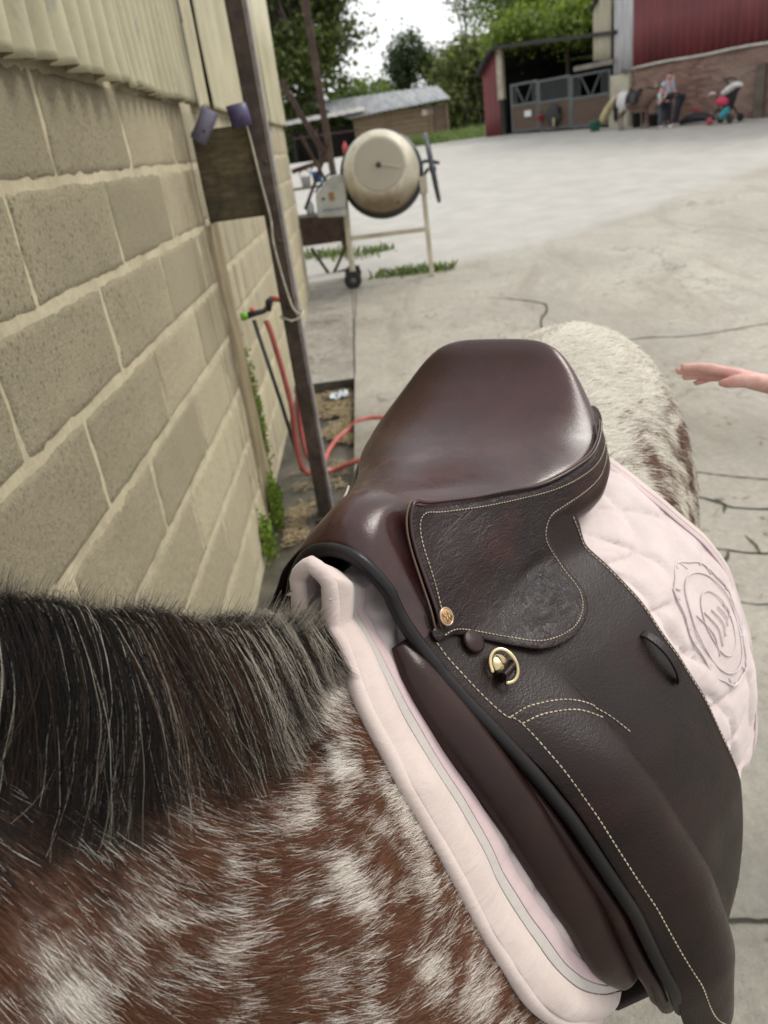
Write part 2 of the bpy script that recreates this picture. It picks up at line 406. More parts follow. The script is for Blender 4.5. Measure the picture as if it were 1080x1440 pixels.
def weeds(name, spots, seed, h=.10, cols=None):
    r = np.random.default_rng(seed); b = MB(); tone = []
    for x0, y0, x1, y1, wd, n in spots:
        for _ in range(n):
            t = r.random(); x = x0 + (x1 - x0)*t + r.normal()*wd; y = y0 + (y1 - y0)*t + r.normal()*wd; z = gz(y); a = r.random()*2*pi; hh = h*(.3 + r.random())
            lx, ly = r.normal()*hh*.5, r.normal()*hh*.5; w = .006 + r.random()*.008
            b.add([(x - w*cos(a), y - w*sin(a), z), (x + w*cos(a), y + w*sin(a), z), (x + lx*.5 + w*cos(a), y + ly*.5 + w*sin(a), z + hh*.6), (x + lx*.5 - w*cos(a), y + ly*.5 - w*sin(a), z + hh*.6), (x + lx, y + ly, z + hh)], [(0, 1, 2, 3), (3, 2, 4)])
    o = b.build(name, cols, fix=False); tag(o, kind='stuff'); return o
M_WEED = simple('weed_leaf', (.20, .27, .06), (.10, .16, .035), 6, .6)
weeds('weeds', [(-.02, 9.0, .45, 8.98, .035, 130), (.35, 8.98, .85, 8.95, .07, 240), (-.35, 10.4, .05, 10.5, .14, 170), (.0, 10.5, .25, 10.5, .05, 40), (-.9, 10.8, -.3, 10.6, .1, 220)], 6, .085, M_WEED)
weeds('grass', [(4.0, 37, 6.5, 31, .5, 2200), (1.6, 36.6, 4.4, 36.6, .25, 1300)], 8, .45, M_WEED)

# ------------------------------------------------------------------ block wall on the left
WX = -.677; WEND = 3.47; WX2 = WX - .045; WFAR = 8.75
def m_block(name, hue):
    t = NT(name); co = t.co(rnd=True)
    big = t.noise(co, 3.5, 5, .6, .3); grain = t.noise(co, 130, 4, .75); pits = t.vor(co, 52); spk = t.vor(co, 190, out=1)
    c = t.ramp(big, (.3, tuple(x*.74 for x in hue)), (.65, hue))
    c = t.mix(t.ramp(grain, (.36, .75), (.56, 0)), c, tuple(x*.42 for x in hue))
    c = t.mix(t.ramp(pits, (.14, .9), (.34, 0)), c, tuple(x*.26 for x in hue))
    c = t.mix(t.ramp(grain, (.60, 0), (.74, .55)), c, (.52, .48, .38))
    # limewash that lies thicker low on the wall, and run-off stains at its far end
    pos = t.n('ShaderNodeNewGeometry').outputs['Position']; sp = t.n('ShaderNodeSeparateXYZ'); t.l(pos, sp.inputs[0])
    zz = t.math('ADD', sp.outputs[2], t.math('MULTIPLY', t.noise(pos, 2.2, 5, .6), .9))
    yy = t.math('ADD', sp.outputs[1], t.math('MULTIPLY', t.noise(pos, 3.1, 5, .6), .7))
    wash = t.ramp(t.math('MULTIPLY', zz, .5), (.55, .92), (.85, .12))
    wash = t.math('MULTIPLY', wash, t.ramp(t.noise(co, 60, 5, .75), (.36, .35), (.6, 1)))
    c = t.mix(wash, c, (.50, .445, .30))
    far = t.ramp(t.math('MULTIPLY', yy, .2), (.50, 0), (.66, .55), (.72, .2), (.8, 0))
    c = t.mix(far, c, (.42, .37, .25))
    spv = t.n('ShaderNodeMapping'); spv.inputs['Scale'].default_value = (6, 6, .7); t.l(pos, spv.inputs[0])
    stn = t.math('MULTIPLY', t.ramp(t.noise(spv.outputs[0], 2.0, 5, .65), (.46, 0), (.62, .85)), t.ramp(t.math('MULTIPLY', yy, .2), (.66, 0), (.73, 1), (.9, 1), (1, .4)))
    c = t.mix(stn, c, (.13, .095, .05))
    oi = t.n('ShaderNodeObjectInfo'); c = t.mix(t.ramp(oi.outputs['Random'], (0, .0), (1, .62)), c, tuple(x*.62 for x in hue)); t.color(c); t.set(Roughness=.92); t.b.inputs['Specular IOR Level'].default_value = .2
    n1 = t.bump(pits, -.35, .004); n2 = t.bump(grain, .9, .006, n1); t.bump(big, .35, .02, n2)
    return t.m
M_BLOCK = m_block('concrete_block', (.32, .28, .188)); M_BLOCK2 = m_block('concrete_block_pale', (.48, .43, .30))
def m_mortar():
    t = NT('mortar'); co = t.co(); g = t.noise(co, 60, 6, .7)
    c = t.ramp(t.noise(co, 5, 6, .65), (.3, (.30, .26, .17)), (.68, (.465, .41, .285)))
    c = t.mix(t.ramp(g, (.3, .5), (.52, 0)), c, (.27, .225, .14))
    t.color(c); t.set(Roughness=.95); n1 = t.bump(g, .6, .003); t.bump(t.noise(co, 14, 5), .6, .01, n1); return t.m
M_MORT = m_mortar()
barn = empty('block_barn', (WX - .15, 3.2, 0), 'cream concrete block outbuilding with corrugated cladding along its top, left of the spotted horse', 'outbuilding')
PITCHZ = .236; Z0 = 1.645
JOINTS = {-2: 1.05, -1: 1.33, 0: 1.28, 1: .965, 2: .71, 3: 1.015, 4: .72, 5: 1.02, 6: .70, 7: 1.02}   # first joint of each course, counted down from Z0
def rough_block(y0, y1, z0, z1, seed, x=WX, dep=.10, nu=14, nv=6):
    """front of one block: ragged arrises, slightly uneven face"""
    r = np.random.default_rng(seed); G = []
    us = np.concatenate([[0, .012], np.linspace(.04, .96, nu), [.988, 1]]); vs = np.concatenate([[0, .03], np.linspace(.09, .91, nv), [.97, 1]])
    for v in vs:
        row = []
        for u in us:
            e = min(u*(y1 - y0), (1 - u)*(y1 - y0), v*(z1 - z0), (1 - v)*(z1 - z0))
            nx = r.normal()*.0009 - .006*exp(-e/.004) - .0016*exp(-e/.018)*r.random()
            jy = r.normal()*.0022*(e < .012); jz = r.normal()*.0022*(e < .012)
            row.append((x + nx, y0 + u*(y1 - y0) + jy, z0 + v*(z1 - z0) + jz))
        G.append(row)
    G = np.array(G); b = MB(); b.grid(G)
    n, m = G.shape[:2]; ring = [(0, j) for j in range(m)] + [(i, m - 1) for i in range(1, n)] + [(n - 1, j) for j in range(m - 2, -1, -1)] + [(i, 0) for i in range(n - 2, 0, -1)]
    R0 = [G[i, j] for i, j in ring]; k = len(R0)
    b.add(R0 + [p - [dep, 0, 0] for p in R0], [(a, (a + 1) % k, k + (a + 1) % k, k + a) for a in range(k)])
    return b
def tint_block(o, m): o.data.materials.clear(); o.data.materials.append(m)
seed = 100
for c in range(-2, 8):
    zt_, zb_ = Z0 - PITCHZ*(c - 1) - .0095, Z0 - PITCHZ*c + .0095      # course between joints c-1 and c
    ys = [JOINTS[c] - .635*2] ; y = ys[0]
    while y < WEND: y += .635; ys.append(min(y, WEND))
    for a, e in zip(ys[:-1], ys[1:]):
        if e < .2 or e - a < .05: continue
        seed += 1
        o = rough_block(a + .006, e - (.006 if e < WEND else 0), zb_, zt_, seed).build('block', M_BLOCK if c < 4 else M_BLOCK, barn, smooth=True)
    # the farther length of wall, set back a little
    if c < 8:
        y = WEND + .02 + (.32 if c % 2 else .0); ys = [WEND + .02] + ([y] if c % 2 else [])
        while y < WFAR: y += .64; ys.append(min(y, WFAR))
        for a, e in zip(ys[:-1], ys[1:]):
            if e - a < .05: continue
            seed += 1; rough_block(a + .007, e - (.007 if e < WFAR else 0), zb_, zt_, seed, WX2, nu=6, nv=4).build('block', M_BLOCK2, barn, smooth=True)
def mortar_sheet(y0, y1, x, z1=2.2):
    ys = np.arange(y0, y1 + .001, .02); zs = np.arange(-.2, z1, .02); Y, Z = np.meshgrid(ys, zs); P = np.stack([np.full_like(Y, x), Y, Z], -1)
    P[..., 0] += -.0045 + (fbm(P, 7) - .5)*.008 + (fbm(P, 30) - .5)*.006
    b = MB(); b.grid(P); return b
o = mortar_sheet(-.3, WEND - .004, WX).build('mortar', M_MORT, barn, smooth=True)
o = mortar_sheet(WEND + .004, WFAR - .004, WX2).build('mortar', M_MORT, barn, smooth=True)
b = MB(); b.box((WX - .13, (WEND - .3)/2 - .002, 1.4), (.20, WEND + .288, 3.2)); b.box((WX2 - .13, (WEND + WFAR)/2, 1.4), (.2, WFAR - WEND - .012, 3.2)); b.box((WX2 - 2.1, WFAR - .1, 1.4), (3.7, .19, 3.2)); b.box((WX - 2.2, -.2, 1.4), (3.9, .19, 3.2)); b.box((WX - 4.1, 4.2, 1.4), (.19, 8.6, 3.2))
b.build('wall_core', M_BLOCK2, barn)
b = MB(); ys = np.linspace(-.2, 2.0, 30); b.grid([[(WX - .004, WEND - .002, z), (WX2 - .01, WEND + .004, z)] for z in ys]); b.build('wall_return', M_BLOCK, barn)
b = MB(); b.grid([[(WX - .004 + (fbm([(0, y, z)], 7)[0] - .5)*.012 - .04*max(0, (y - 3.78)/.07)*(y > 3.78), y, z) for y in np.concatenate([np.linspace(WEND + .001, 3.78, 10), [3.80, 3.83, 3.85]])] for z in np.linspace(-.15, 1.405, 50)])
def m_stain():
    t = NT('stained_render'); c = t.ramp(t.noise(t.co((3, 3, .6)), 3, 6, .65, .4), (.3, (.105, .075, .038)), (.55, (.21, .165, .09)), (.75, (.33, .28, .18))); t.color(c); t.set(Roughness=.8); t.bump(t.noise(t.co(), 25, 5), .5, .006); return t.m
b.build('render_strip', m_stain(), barn, smooth=True)
b = MB(); P = [(WX2 + .018 + .004*sin(z*9), WEND + .032 + .006*sin(z*5), z) for z in np.linspace(-.1, 1.42, 40)]
b.tube(P, [.021 + .004*sin(k*.9) for k in range(40)], 8); b.build('corner_fillet', M_MORT, barn, smooth=True)
b = MB(); b.quad((WX - .35, -.4, 3.05), (WX - .35, WFAR, 3.05), (WX - 4.3, WFAR, 3.6), (WX - 4.3, -.4, 3.6)); b.build('roof', simple('old_roof', (.2, .2, .19), None, 3, .9), barn, solid=.04)
# moss in the corner
r = np.random.default_rng(12); b = MB()
for zc, yc, sc_, n in ((.68, 3.875, .07, 110), (.50, 3.88, .09, 330), (.33, 3.88, .07, 300), (.16, 3.88, .05, 90), (.05, 3.60, .06, 900), (.02, 3.56, .05, 500), (.04, 3.2, .05, 800)):
    for _ in range(n):
        x = (WX2 if yc > 3.8 else WX + .002) + abs(r.normal())*.018 + .004; y = yc + r.normal()*.024; z = zc + r.normal()*sc_; a = r.random()*6.28; s = .006 + .005*r.random()
        v = Vector((.6 + r.random()*.4, r.normal()*.5, .3 + r.random()*.6)).normalized()*s*2; u = v.orthogonal().normalized()*s
        b.add([Vector((x, y, z)) - u, Vector((x, y, z)) + u, Vector((x, y, z)) + v], [(0, 1, 2)])
o = b.build('moss', simple('bright_moss', (.19, .29, .025), (.10, .17, .015), 30, .8), barn, fix=False); tag(o, kind='stuff')

# corrugated cladding: buff painted sheets with ragged feet
def m_clad():
    t = NT('buff_cladding'); co = t.co()
    c = t.ramp(t.noise(co, 3, 5, .6), (.3, (.31, .28, .175)), (.66, (.41, .375, .25)))
    c = t.mix(t.ramp(t.noise(t.co((1, 1, .35)), 9, 6, .7, .8), (.56, 0), (.68, .75)), c, (.22, .22, .20))
    c = t.mix(t.ramp(t.noise(co, 30, 6, .7), (.62, 0), (.72, .6)), c, (.20, .14, .08))
    t.color(c); t.set(Roughness=.6); t.bump(t.noise(co, 60, 4), .25, .004); return t.m
M_CLAD = m_clad()
def clad(y0, y1, zb, period, amp, x, prof, seed, lean=0.0, ragged=.012, ztop=3.0, tilt=0.0):
    r = np.random.default_rng(seed); ys = np.linspace(y0, y1, max(12, int((y1 - y0)/period*14))); zs = np.concatenate([np.linspace(0, .12, 7), [.3, .6, ztop - zb]]); G = []
    for z in zs:
        row = []
        for y in ys:
            ph = (y - y0)/period*2*pi
            d = amp*sin(ph) if prof == 'sine' else amp*max(-1, min(1, 2.6*sin(ph)))
            rag = (fbm([(y, seed, 0)], 9)[0] - .5)*ragged*2*max(0, 1 - z/.12)
            row.append((x + d + (fbm([(y, z, seed)], 3)[0] - .5)*.012 + .02*exp(-z/.06)*(fbm([(y, 0, seed + 3)], 5)[0] - .4), y + lean*z, zb + z + rag + tilt*(y - y0)))
        G.append(row)
    b = MB(); b.grid(G); return b.build('cladding_sheet', M_CLAD, barn, smooth=True, solid=.003, off=0)
clad(.2, 2.49, 1.862, .112, .023, WX + .046, 'sine', 1, tilt=.004)
clad(2.555, 3.58, 1.868, .088, .018, WX + .036, 'sine', 2, lean=-.03)
clad(3.93, 4.30, 1.884, .20, .008, WX - .015, 'box', 3, ragged=.02)
clad(4.33, 5.6, 1.884, .45, .008, WX - .01, 'box', 4)
clad(5.62, 7.2, 1.90, .55, .008, WX - .015, 'box', 5)
clad(7.22, 8.85, 1.90, .6, .008, WX - .02, 'box', 6)
b = MB(); b.box((WX - .05, 4.2, 2.56), (.03, 9, 1.24)); b.build('cladding_backing', simple('dark_void', (.03, .027, .022)), barn)
b = MB(); b.bar((WX + .012, 3.68, 2.9), (WX + .012, 3.76, 2.18), .02, .06); b.build('rusty_strap', simple('rust_strap', (.09, .07, .055), (.04, .03, .022), 20, .8, .4), barn)

# steel post, plywood board, reel blocks, cord
def m_rust(name, c1, c2, c3):
    t = NT(name); co = t.co(); c = t.ramp(t.noise(co, 9, 6, .7, .3), (.32, c1), (.52, c2), (.7, c3)); t.color(c)
    t.set(Roughness=.72, Metallic=.25); t.bump(t.noise(co, 70, 5, .7), .45, .003); return t.m
M_POST = m_rust('rusty_post', (.030, .023, .018), (.065, .046, .035), (.115, .09, .075))
post = empty('steel_post', (-.385, 3.57, 0), 'tall rusty steel post standing in the drain beside the block wall', 'post')
PX, PY = -.392, 3.575
b = MB(); b.box((PX - .012, PY, 1.65), (.058, .012, 3.44)); b.build('post_web', M_POST, post, bevel=.002)
b = MB(); b.box((PX + .025, PY + .030, 1.65), (.012, .075, 3.44)); b.build('post_flange', m_rust('worn_flange', (.10, .085, .085), (.20, .175, .175), (.30, .27, .26)), post, bevel=.002)
b = MB(); b.box((PX - .044, PY + .030, 1.65), (.008, .07, 3.44)); b.build('post_flange', M_POST, post, bevel=.002)
b = MB(); b.box((PX, PY + .02, -.062), (.13, .13, .022)); b.build('base_plate', M_POST, post, bevel=.003)
for z in (1.62, 1.38, 1.30, 1.02):
    b = MB(); b.lathe([(0.0, 0), (.011, 0), (.009, .009), (.004, .012)], (PX - .012 + .012*sin(z*40), PY - .006, z), (0, -1, 0), 8); b.build('bolt', M_POST, post, smooth=True)
def m_ply():
    t = NT('weathered_plywood'); co = t.co((1, 1, 4)); c = t.ramp(t.noise(co, 7, 6, .65, 1.2), (.3, (.045, .034, .016)), (.52, (.10, .078, .038)), (.7, (.16, .125, .065)))
    c = t.mix(t.ramp(t.noise(t.co((1, 1, .6)), 6, 5, .6, .6), (.48, 0), (.66, .8)), c, (.035, .03, .02)); t.color(c); t.set(Roughness=.85); t.bump(t.noise(co, 30, 5), .4, .003); return t.m
b = MB(); b.box((WX + .137, 3.60, 1.592), (.285, .018, .36)); o = b.build('plywood_board', m_ply(), bevel=.001)
tag(o, 'dark weathered plywood board fixed between the block wall and the steel post', 'board')
M_PURP = simple('purple_plastic', (.175, .165, .225), (.11, .10, .15), 16, .5, .15); M_PURP2 = simple('deep_purple_plastic', (.065, .05, .125), (.03, .022, .07), 16, .45)
M_DARKP = simple('dark_plastic', (.02, .02, .022), None, 10, .5)
def holder(name, c, L, wd, th, tilt, m, label):
    root = empty(name, c, label, 'strap holder'); Mx = Matrix.Rotation(tilt, 3, 'Y') @ Matrix.Rotation(.25, 3, 'Z'); G = []; n = 13
    for a in np.linspace(0, 1, 9):
        z = (a - .5)*L; bow = .018*(1 - (2*a - 1)**2)
        G.append([tuple(Mx @ Vector((wd/2*cos(q), -th*(sin(q)) - bow, z))) for q in np.linspace(0, pi, n)])
    G = np.array(G) + np.array(c); b = MB(); b.grid(G); b.build('shell', m, root, smooth=True, solid=.004, bevel=.001)
    b = MB(); b.box(np.array(c) + np.array(Mx @ Vector((0, .001, 0))), (wd*.86, .012, L*.9), M=Mx); b.build('insert', M_DARKP, root, bevel=.002)
    p = Vector(c) + Mx @ Vector((.004, -th - .019, -.018)); b = MB(); b.lathe([(0.0, 0), (.0055, 0), (.005, .003)], p, Mx @ Vector((0, -1, 0)), 10); b.build('screw', simple('screw_rust', (.06, .04, .03)), root)
holder('strap_holder', (-.605, 3.50, 1.785), .130, .068, .034, .62, M_PURP, 'grey-purple curved plastic holder screwed on the board, nearer the block wall')
holder('strap_holder', (-.462, 3.52, 1.802), .085, .085, .03, -.1, M_PURP2, 'deep purple plastic holder tucked against the steel post above the board')
cord = cr([(-.437, 3.50, 1.775), (-.435, 3.545, 1.70), (-.425, 3.55, 1.55), (-.412, 3.55, 1.40), (-.417, 3.54, 1.30), (-.405, 3.545, 1.15), (-.385, 3.545, 1.02), (-.36, 3.55, .98)], 8)
b = MB(); b.tube(cord, .0045, 6); b.tube([(-.438 + .04*0, 3.553, .975), (-.40, 3.555, .955), (-.352, 3.56, .965), (-.345, 3.60, .985), (-.352, 3.65, .98), (-.40, 3.655, .975), (-.447, 3.64, .97), (-.452, 3.59, .97), (-.438, 3.553, .975)], .005, 6)
o = b.build('rope', simple('cotton_cord', (.55, .52, .42), None, 30, .8), smooth=True); tag(o, 'thin off-white cord hanging down the rusty post and tied round it', 'rope')

# water tap stand: green-capped pipe with a coral hose
M_HOSE = simple('coral_hose', (.50, .13, .11), (.38, .085, .075), 14, .45, .05)
tap = empty('tap_standpipe', (-.56, 4.25, -.05), 'thin dark standpipe with green capped tap, leaning by the wall behind the post', 'tap')
top = Vector((-.641, 4.0, .90)); foot = Vector((-.545, 4.05, .02))
M_PIPE = simple('dark_green_pipe', (.035, .05, .04), (.02, .028, .022), 12, .55)
b = MB(); b.tube([foot, foot.lerp(top, .5) + Vector((.004, 0, .0)), top], .011, 8); b.build('pipe', M_PIPE, tap, smooth=True)
b = MB(); b.tube([top + Vector((-.028, -.01, .028)), top + Vector((.01, .0, .034)), top + Vector((.055, .02, .034)), top + Vector((.085, .03, .055))], [.017, .016, .013, .013], 10); b.build('tap_body', M_DARKP, tap, smooth=True)
b = MB(); b.lathe([(.0, 0), (.018, .002), (.021, .012), (.021, .034), (.016, .038), (0, .038)], top + Vector((-.024, -.008, .030)), (-1, -.25, -.1), 14); b.build('tap_cap', simple('lime_plastic', (.22, .48, .04), (.15, .36, .03), 9, .45), tap, smooth=True)
b = MB(); b.lathe([(.0, 0), (.017, .001), (.017, .012), (0, .012)], top + Vector((.006, -.005, .048)), (0, -.3, 1), 12); b.build('tap_collar', M_HOSE, tap, smooth=True)
b = MB(); b.tube([top + Vector((.078, .028, .03)), top + Vector((.088, .032, .075)), top + Vector((.112, .036, .092))], [.016, .019, .015], 10); b.build('hose_connector', M_DARKP, tap, smooth=True)
hs = cr([top + Vector((.108, .036, .090)), (-.475, 4.0, .975), (-.452, 4.0, .92), (-.446, 4.0, .82), (-.458, 4.0, .654), (-.486, 4.0, .462), (-.505, 4.0, .302), (-.500, 4.0, .150), (-.468, 4.0, .060), (-.505, 3.99, .030), (-.540, 3.99, .10), (-.541, 3.99, .264), (-.530, 3.985, .43), (-.543, 3.985, .625), (-.563, 3.985, .817), (-.578, 3.99, .893)], 9)
b = MB(); b.tube(hs, .0145, 9); hb = cr([(-.452, 4.0, .05), (-.441, 4.2, -.02), (-.418, 4.45, -.03), (-.36, 4.68, -.03), (-.297, 4.79, -.025), (-.22, 4.82, .018), (-.107, 4.83, .02), (.1, 4.7, .02), (.28, 4.45, .016), (.22, 4.2, .016), (-.05, 4.10, .016), (-.2, 4.12, .018), (-.27, 4.13, -.0), (-.373, 4.16, -.04), (-.43, 4.14, -.03)], 8)
b.tube(hb, .0145, 9); o = b.build('garden_hose', M_HOSE, smooth=True); tag(o, 'coral red garden hose looped from the tap down behind the post', 'hose')
b = MB(); r = np.random.default_rng(5); G = [[(-.37 + (u - .5)*.13 + r.normal()*.004, 5.55 + (v - .5)*.14 + r.normal()*.004, gz(5.5) - .045 + .03*r.random()) for u in np.linspace(0, 1, 7)] for v in np.linspace(0, 1, 7)]
b.grid(G); o = b.build('plastic_scrap', simple('blue_white_plastic', (.50, .58, .62), None, 20, .4), solid=.002); tag(o, 'crumpled pale blue plastic scrap lying in the drain channel', 'litter')

# ------------------------------------------------------------------ cement mixer
M_CREAM = simple('cream_paint', (.56, .52, .41), (.40, .35, .25), 5, .5, .12)
M_GREYP = simple('grey_paint', (.46, .47, .44), (.33, .33, .30), 6, .5, .1)
M_BLACKP = simple('black_paint', (.022, .024, .028), None, 9, .45)
M_TYRE = simple('rubber', (.025, .025, .025), None, 10, .85)
mx = empty('cement_mixer', (.2, 8.8, .27), 'cream electric cement mixer with dark handwheel, standing beyond the end of the block wall', 'cement mixer')
DC = Vector((.215, 8.85, 1.335)); AX = Vector((-.07, -.96, .26)).normalized()
def m_drum():
    t = NT('mixer_drum'); co = t.co(); c = t.ramp(t.noise(co, 3, 5, .6), (.3, (.42, .37, .27)), (.65, (.60, .56, .45)))
    g = t.n('ShaderNodeNewGeometry'); sp = t.n('ShaderNodeSeparateXYZ'); t.l(g.outputs['Position'], sp.inputs[0])
    low = t.math('ADD', sp.outputs[2], t.math('MULTIPLY', t.noise(co, 5, 4), .3))
    c = t.mix(t.ramp(t.math('MULTIPLY', low, .5), (.60, .95), (.72, 0)), c, (.17, .115, .06)); c = t.mix(t.ramp(t.noise(co, 11, 6, .7, .4), (.56, 0), (.68, .75)), c, (.27, .255, .225)); c = t.mix(t.ramp(t.noise(t.co((3, 3, .5)), 4, 5, .65), (.58, 0), (.72, .6)), c, (.20, .12, .06)); t.color(c); t.set(Roughness=.5); return t.m
b = MB(); prof = [(.262, .405), (.30, .385), (.345, .33), (.375, .25), (.395, .14), (.40, .03)]
b.lathe([(.0, .40)] + [(.262, .40)] + prof, DC, AX, 48, caps=False); b.build('drum_shell', m_drum(), mx, smooth=True, bevel=.004)
b = MB(); b.lathe([(.40, .05), (.44, .04), (.44, -.055), (.40, -.05), (.36, -.13), (.29, -.26), (.20, -.38), (.19, -.38), (.27, -.26)], DC, AX, 48, caps=False); b.build('drum_mouth', M_BLACKP, mx, smooth=True)
t = NT('ribbed_plate'); wv = t.n('ShaderNodeTexWave'); wv.inputs['Scale'].default_value = 22; t.l(t.co(), wv.inputs[0]); t.color(t.mix(t.ramp(wv.outputs[1], (.3, 0), (.7, 1)), (.30, .265, .20), (.46, .42, .34))); t.set(Roughness=.6); t.bump(wv.outputs[1], .6, .01)
b = MB(); b.lathe([(.0, .409), (.245, .409), (.252, .403)], DC, AX, 40, caps=False); b.build('base_plate', t.m, mx, smooth=False)
b = MB(); b.lathe([(.0, .445), (.022, .44), (.03, .41)], DC, AX, 12, caps=False); b.build('hub', simple('hub_iron', (.05, .04, .03), None, 8, .6), mx, smooth=True)
_s = AX.cross(Vector((0, 0, 1))).normalized(); _w = _s.cross(AX)
b = MB(); b.bar(DC + AX*.43, DC + AX*.405 - _s*.235*(-1 if _s.x > 0 else 1) - _w*.055*(1 if _w.z > 0 else -1), .012); b.build('rod', simple('rod_steel', (.55, .5, .4), None, 8, .5), mx)
for a in (.1, 2.2, 4.3): 
    b = MB(); p = DC + AX*.24 + (_s*cos(a) + _w*sin(a))*.378; b.lathe([(0, .012), (.014, .01), (.016, 0)], p, (_s*cos(a) + _w*sin(a)), 8); b.build('drum_bolt', M_BLACKP, mx)
def legs_bar(a, c, w, m, nm): 
    q = MB(); q.bar(a, c, w); return q.build(nm, m, mx, bevel=.006)
legs_bar((-.235, 8.72, .30), (-.20, 8.80, 1.30), .05, M_CREAM, 'leg'); legs_bar((-.235, 9.12, .32), (-.20, 8.86, 1.30), .05, M_CREAM, 'leg')
legs_bar((.632, 8.72, .262), (.632, 8.80, 1.30), .05, M_CREAM, 'leg'); legs_bar((.66, 9.15, .29), (.64, 8.86, 1.30), .045, M_CREAM, 'leg')
legs_bar((-.195, 8.75, .752), (.61, 8.75, .743), .045, M_CREAM, 'crossbar'); legs_bar((-.24, 8.74, .30), (-.24, 9.16, .32), .04, M_CREAM, 'axle')
b = MB(); b.box((.632, 8.76, 1.18), (.085, .06, .17)); b.build('bearing_plate', M_CREAM, mx, bevel=.01)
for y in (8.66, 9.16):
    wh = MB(); wh.lathe([(.03, -.03), (.085, -.03), (.095, -.015), (.095, .015), (.085, .03), (.03, .03)], (-.235, y - .02, .335), (.1, -1, .0), 22)
    w_ = wh.build('wheel', M_TYRE, mx, smooth=True, bevel=.004)
    q = MB(); q.lathe([(.0, .036), (.012, .036), (.05, .022), (.052, -.03)], (-.235, y - .02, .335), (.1, -1, 0), 14); q.build('hub', simple('dusty_rim', (.14, .13, .11), None, 9, .7), w_, smooth=True)
# motor housing, yoke and handwheel
b = MB(); pr = [(-.515, 1.01), (-.21, .985), (-.165, 1.34), (-.22, 1.40), (-.335, 1.385), (-.50, 1.23)]
b.add([(x, 8.66, z) for x, z in pr] + [(x, 8.92, z) for x, z in pr], [tuple(range(6))[::-1], tuple(range(6, 12))] + [(k, (k + 1) % 6, 6 + (k + 1) % 6, 6 + k) for k in range(6)])
hsg = b.build('motor_housing', M_GREYP, mx, bevel=.018, seg=3)
b = MB(); b.box((-.335, 8.654, 1.20), (.055, .012, .075)); b.build('switch', simple('amber_switch', (.32, .17, .05), (.20, .10, .03), 30, .4), hsg, bevel=.006)
b = MB(); b.lathe([(0, .012), (.015, .012), (.018, 0)], (-.425, 8.66, 1.185), (0, -1, 0), 12); b.build('screw_cap', simple('grey_cap', (.12, .12, .11), None, 9, .6), hsg)
b = MB()
for k in range(7):
    x = -.445 + k*.036; b.bar((x, 8.656, 1.062 - k*.001), (x + .012, 8.656, 1.088 - k*.001), .007, .006); b.bar((x + .012, 8.656, 1.088), (x + .026, 8.656, 1.063), .007, .006)
b.build('lettering', simple('blue_print', (.17, .19, .36), None, 9, .5), hsg)
b = MB(); b.tube([(-.50, 8.67, 1.255), (-.345, 8.67, 1.405), (-.25, 8.67, 1.42)], .012, 6); b.build('cable', M_BLACKP, hsg)
b = MB(); b.tube(cr([(.60, 8.82, 1.335), (.66, 8.80, 1.40), (.74, 8.78, 1.395), (.82, 8.75, 1.37)], 5), .018, 8); b.tube([(.58, 8.82, 1.25), (.66, 8.80, 1.28), (.70, 8.78, 1.33)], .018, 8); b.build('yoke', simple('dark_steel', (.06, .07, .085), None, 9, .5), mx, smooth=True)
WC = Vector((.742, 8.72, 1.33)); WA = Vector((.97, -.10, .12)).normalized(); _a = WA.cross(Vector((0, 1, 0))).normalized(); _b = WA.cross(_a)
b = MB(); b.tube([WC + (_a*cos(t) + _b*sin(t))*.325 for t in np.linspace(0, 2*pi, 41)[:-1]], .021, 8, closed=True)
for k in range(4): b.bar(WC, WC + (_a*cos(k*pi/2 + .5) + _b*sin(k*pi/2 + .5))*.32, .022)
b.lathe([(.0, -.04), (.04, -.03), (.04, .03), (0, .04)], WC, WA, 12); b.build('handwheel', simple('blue_black_paint', (.035, .042, .055), None, 7, .4), mx, smooth=True)

# ------------------------------------------------------------------ rusty rack and poles beside the mixer
M_RUST = m_rust('brown_rust', (.04, .024, .018), (.075, .045, .033), (.12, .085, .065))
rk = empty('rusty_rack', (-.45, 9.6, .3), 'rusty brown steel rack with cross braces and deep side panel, beside the cement mixer', 'rack')
b = MB(); b.box((-.52, 9.6, .81), (.62, .05, .315)); b.build('side_panel', M_RUST, rk, bevel=.004)
for p, q in (((-.70, 9.6, .62), (-.52, 9.6, .27)), ((-.28, 9.6, .60), (-.50, 9.6, .27)), ((-.62, 9.6, 1.82), (-.36, 9.6, 1.2)), ((-.30, 9.6, 1.72), (-.70, 9.62, 1.05)), ((-.23, 9.6, .27), (-.23, 9.6, 1.0)), ((-.76, 9.6, .26), (-.16, 9.6, .34)), ((-.62, 9.6, .22), (-.62, 9.6, .30))):
    b = MB(); b.bar(p, q, .035); b.build('brace', M_RUST, rk)
pl = MB(); pl.bar((-.412, 11, 3.6), (-.342, 11, .42), .085); o = pl.build('steel_pole', M_RUST, bevel=.01); tag(o, 'thick brown steel pole standing upright behind the rusty rack', 'pole')
pl = MB(); pl.bar((-.86, 11.1, 2.5), (-.40, 11.1, 1.50), .07); pl.bar((-.9, 11.1, 1.44), (-.4, 11.1, 1.53), .06); o = pl.build('leaning_beam', M_RUST, bevel=.006); tag(o, 'brown steel beam slanting down to the foot of the thick pole', 'beam')
